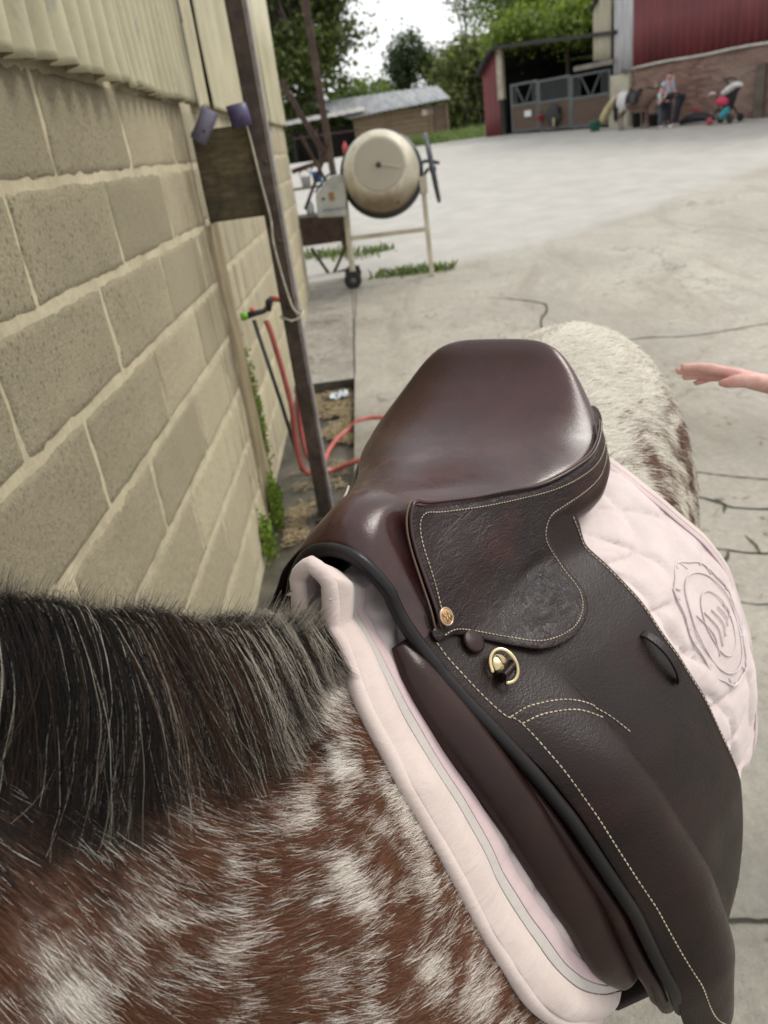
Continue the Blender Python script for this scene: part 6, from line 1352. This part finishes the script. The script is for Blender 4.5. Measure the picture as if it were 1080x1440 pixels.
# things standing along the brick wall
def tub(t, n, r_, h, label):
    c = gp(t, n); x = empty('tub', c, label, 'tub', 'black tubs by the brick wall'); q = MB(); q.lathe([(0, 0), (r_*.82, 0), (r_, h), (r_*1.07, h), (r_*1.07, h - .04), (r_*.95, h - .04), (r_*.8, .03), (0, .03)], c, (0, 0, 1), 18, caps=False); q.build('shell', M_DARKP, x, smooth=True)
    q = MB(); q.tube([Vector(c) + Vector((r_*1.06*cos(a), r_*1.06*sin(a), h - .015)) for a in np.linspace(0, 2*pi, 22)[:-1]], .02, 6, closed=True); q.build('rim', M_DARKP, x, smooth=True)
tub(6.35, -.5, .17, .36, 'black tub under the far pony, nearer its tail'); tub(6.85, -.5, .16, .30, 'shorter black tub under the far pony, nearer the people')
def sack(name, t, n, pts, m, label, cat, flat=.7):
    c = Vector(gp(t, n)); q = MB(); q.tube([c + Vector((FD[0]*a + FN[0]*d, FD[1]*a + FN[1]*d, z)) for a, d, z, _ in pts], [w for *_, w in pts], 12, flat=flat); o = q.build(name, m, smooth=True, sub=1); tag(o, label, cat); return o
sack('hay_bag', 5.60, -.8, [(-.25, 0, .16, .10), (-.16, 0, .34, .15), (.0, .05, .56, .15), (.18, .1, .76, .13), (.34, .12, .82, .05)], simple('straw_sacking', (.50, .43, .25), (.36, .29, .15), 6, .9, .3), 'long straw yellow sack propped against the cream pier', 'sack')
bucket(gp(5.25, -.95), .15, .26, simple('green_plastic', (.04, .16, .10), None, 8, .5), 'green bucket at the foot of the straw yellow sack')
sack('kit_bag', 8.25, -.7, [(-.52, 0, .05, .05), (-.34, 0, .14, .15), (-.05, 0, .17, .17), (.25, 0, .15, .15), (.5, 0, .06, .06)], simple('black_nylon', (.015, .015, .017), None, 9, .7), 'long black kit bag on the ground along the brick wall', 'bag')
sack('red_bundle', 8.20, -.72, [(-.12, 0, .34, .02), (-.05, 0, .35, .05), (.06, 0, .34, .04), (.12, 0, .33, .015)], cloth_m('red_cloth', (.40, .05, .06)), 'small red cloth bundle on top of the long black kit bag', 'bundle')
# pushchair hung with bags
pc = empty('pushchair', gp(9.14, -.9), 'dark pushchair loaded with red bag, white fleece on its handle, by the brick wall', 'pushchair'); c = Vector(gp(9.14, -.9))
pv = lambda a, d, z: c + Vector((FD[0]*a + FN[0]*d, FD[1]*a + FN[1]*d, z))
for d in (-.2, .2):
    for p_, q_ in (((-.28, d, .10), (.22, d, .78)), ((.24, d, .10), (-.16, d, .62))):
        b = MB(); b.bar(pv(*p_), pv(*q_), .03); b.build('frame_bar', M_DARKP, pc)
    for a, m in ((-.28, 'r'), (.24, 'b')):
        b = MB(); b.lathe([(0, -.02), (.085, -.02), (.095, 0), (.085, .02), (0, .02)], pv(a, d*1.15, .095), (FN[0], FN[1], 0), 16, caps=False); b.build('wheel', simple('red_wheel', (.34, .05, .06)) if (m == 'r' and d < 0) else M_TYRE, pc, smooth=True)
b = MB(); b.tube([pv(.20, -.2, .76), pv(.05, -.2, .95), pv(-.03, -.18, .96), pv(-.06, 0, .955), pv(-.03, .18, .96), pv(.05, .2, .95), pv(.20, .2, .76)], .02, 7); b.build('handle', M_DARKP, pc, smooth=True)
b = MB(); b.grid([[pv(a, d, z) for d in (-.19, -.1, 0, .1, .19)] for a, z in ((-.26, .30), (-.10, .27), (.05, .30), (.12, .5), (.20, .76))]); b.build('seat', simple('dark_canvas', (.03, .03, .035), None, 9, .9), pc, smooth=True, solid=.03)
sack('red_bag', 9.17, -1.18, [(-.14, 0, .46, .06), (-.05, 0, .52, .14), (.08, 0, .50, .14), (.17, 0, .44, .05)], cloth_m('crimson_cloth', (.48, .04, .09)), 'crimson bag hung in front of the pushchair seat', 'bag', .8)
sack('white_fleece', 9.32, -1.1, [(-.22, 0, .66, .05), (-.10, 0, .70, .11), (.06, 0, .80, .11), (.2, 0, .84, .10), (.33, 0, .78, .04)], simple('fleece', (.66, .65, .62), None, 20, .95, .6), 'white fleece pad draped over the pushchair handle', 'fleece')
sack('teal_bag', 9.22, -1.15, [(-.10, 0, .14, .06), (.0, 0, .20, .12), (.08, 0, .32, .10), (.13, 0, .38, .03)], cloth_m('teal_cloth', (.03, .28, .33)), 'teal bag in the basket under the pushchair seat', 'bag', .8)
sack('striped_cloth', 8.86, -1.12, [(-.10, 0, .62, .03), (-.03, 0, .68, .06), (.06, 0, .70, .06), (.12, 0, .66, .02)], cloth_m('red_white_cloth', (.42, .20, .22), (.55, .5, .52)), 'red and white cloth hung at the left end of the pushchair', 'cloth')

# ------------------------------------------------------------------ the person out at the right, whose hand reaches for the pony's rump
HP = Vector((.535, 1.335, 1.200)); ex = Vector((.883, -.47, 0)) 
P_ = dict(STAND)
Hn = 1.42; loc = (1.36, 1.36, 0); rz = pi/2
inv = lambda w: (Matrix.Rotation(-rz, 3, 'Z') @ (Vector(w) - Vector(loc)))/Hn
e2 = person(loc, rz, Hn, {**P_, 'elr': tuple(inv((1.22, 1.58, .90))), 'wrr': tuple(inv((1.18, 1.60, .74))), 'hnr': tuple(inv((1.15, 1.60, .66))), 'ell': tuple(inv((1.02, 1.25, 1.035))), 'wrl': tuple(inv((.86, 1.26, 1.115))), 'hnl': tuple(inv((.80, 1.265, 1.135)))},
   dict(top=cloth_m('grey_cotton', (.22, .23, .25)), legs=cloth_m('dark_leggings', (.03, .03, .04)), shoes=cloth_m('brown_boot', (.07, .04, .03)), hair=cloth_m('light_brown_hair', (.16, .10, .06))), 'person whose open hand reaches in from the right edge over the pony', hair_len=.12)
# the hand itself: wrist, palm and five fingers
def HV(x, y, z): return Vector((x, y, z))
W0 = HV(.655, 1.270, 1.172); T0 = HV(.524, 1.332, 1.204); fx_ = (T0 - W0); HLn = fx_.length; fx_.normalize(); pn = HV(-.30, -.45, -.84); pn = (pn - fx_*pn.dot(fx_)).normalized(); wd = fx_.cross(pn).normalized()
if wd.y > 0: wd = -wd            # towards the viewer: the thumb side
hv = lambda a, w, d: W0 + fx_*(a*HLn) + wd*(w*HLn) - pn*(d*HLn)
palm = [[(HV(.885, 1.255, 1.105), (.025, .021)), (HV(.77, 1.258, 1.142), (.0225, .019)), (W0 - fx_*.018, (.019, .0145)), (W0, (.0185, .0135)), (hv(.20, 0, .01), (.0225, .0125)), (hv(.36, 0, .02), (.026, .0115)), (hv(.48, 0, .012), (.0245, .0095))]]
for w, L1, r0, dr in ((.135, .98, .0078, .0), (.045, 1.02, .0080, -.03), (-.045, .93, .0076, -.06), (-.125, .79, .0066, -.08)):
    k = hv(.36, w*.8, .02); a = hv(.52, w, .016); L_ = L1 - .52
    palm.append([(k, .0105), (a, r0*1.12), (hv(.52 + L_*.45, w*1.05, .014 + dr*.3), r0), (hv(.52 + L_*.74, w*1.05, -.004 + dr*.7), r0*.92), (hv(L1, w*1.03, -.030 + dr), r0*.66)])
palm.append([(hv(.10, .06, -.005), .013), (hv(.20, .16, -.03), .0125), (hv(.34, .20, -.075), .0100), (hv(.46, .18, -.115), .0088), (hv(.52, .165, -.13), .006)])
def remesh(b, name, m, parent, voxel, it):
    me = b.mesh(name); bm = bmesh.new(); bm.from_mesh(me); bmesh.ops.recalc_face_normals(bm, faces=bm.faces); bm.to_mesh(me); bm.free(); o = bpy.data.objects.new(name, me); COL.objects.link(o)
    q = o.modifiers.new('r', 'REMESH'); q.mode = 'VOXEL'; q.voxel_size = voxel; q.use_smooth_shade = True; q = o.modifiers.new('s', 'SMOOTH'); q.iterations = it; q.factor = .5
    dg = bpy.context.evaluated_depsgraph_get(); new = bpy.data.meshes.new_from_object(o.evaluated_get(dg)); o.modifiers.clear(); old = o.data; o.data = new; bpy.data.meshes.remove(old)
    new.materials.clear(); new.materials.append(m); new.polygons.foreach_set('use_smooth', [True]*len(new.polygons)); o.parent = parent; o.matrix_parent_inverse = world_inv(parent); return o
b = MB(); pc_ = cr([tuple(p) for p, _ in palm[0]], 6); rr_ = np.array([r_ for _, r_ in palm[0]])*1.14; k_ = np.linspace(0, len(rr_) - 1, len(pc_)); rw = np.interp(k_, range(len(rr_)), rr_[:, 0]); rd = np.interp(k_, range(len(rr_)), rr_[:, 1])
ring_ = []
for i in range(len(pc_)):
    ring_.append([Vector(pc_[i]) + wd*rw[i]*cos(a) - pn*rd[i]*sin(a) for a in np.linspace(0, 2*pi, 25)[:-1]])
n_ = len(ring_); b.add([p for r_ in ring_ for p in r_], [(i*24 + j, i*24 + (j + 1) % 24, (i + 1)*24 + (j + 1) % 24, (i + 1)*24 + j) for i in range(n_ - 1) for j in range(24)] + [tuple(range(24)), tuple(range((n_ - 1)*24, n_*24))])
for ch in palm[1:]:
    q = cr([tuple(p) for p, _ in ch], 6); rr_ = np.interp(np.linspace(0, len(ch) - 1, len(q)), range(len(ch)), [r_ for _, r_ in ch])*1.12; rr_ = rr_*(1 + .05*np.cos(np.linspace(0, 1, len(q))*4*pi)); b.tube(q, rr_, 14)
    e_ = Vector(q[-1]); b.lathe([(0, -rr_[-1]*.9), (rr_[-1]*.7, -rr_[-1]*.7), (rr_[-1], 0), (rr_[-1]*.72, rr_[-1]*.7), (0, rr_[-1])], e_, Vector(q[-1] - q[-2]), 12, caps=False)
remesh(b, 'hand', M_SKIN, e2, .0015, 5)
M_NAIL = simple('nail', (.58, .36, .31), None, 30, .3)
for ch in palm[1:6]:
    p, q_ = Vector(ch[-1][0]), Vector(ch[-2][0]); d = (p - q_).normalized(); bk = -pn if ch is not palm[5] else wd; bk = (bk - d*bk.dot(d)).normalized(); sd = d.cross(bk); b = MB()
    c_ = p - d*.001 + bk*(ch[-1][1]*.93); b.grid([[c_ + d*x + sd*y - bk*(y*y*60) for y in (-.0042, -.002, 0, .002, .0042)] for x in (-.005, 0, .004, .006)]); b.build('fingernail', M_NAIL, e2, smooth=True, solid=.0005)
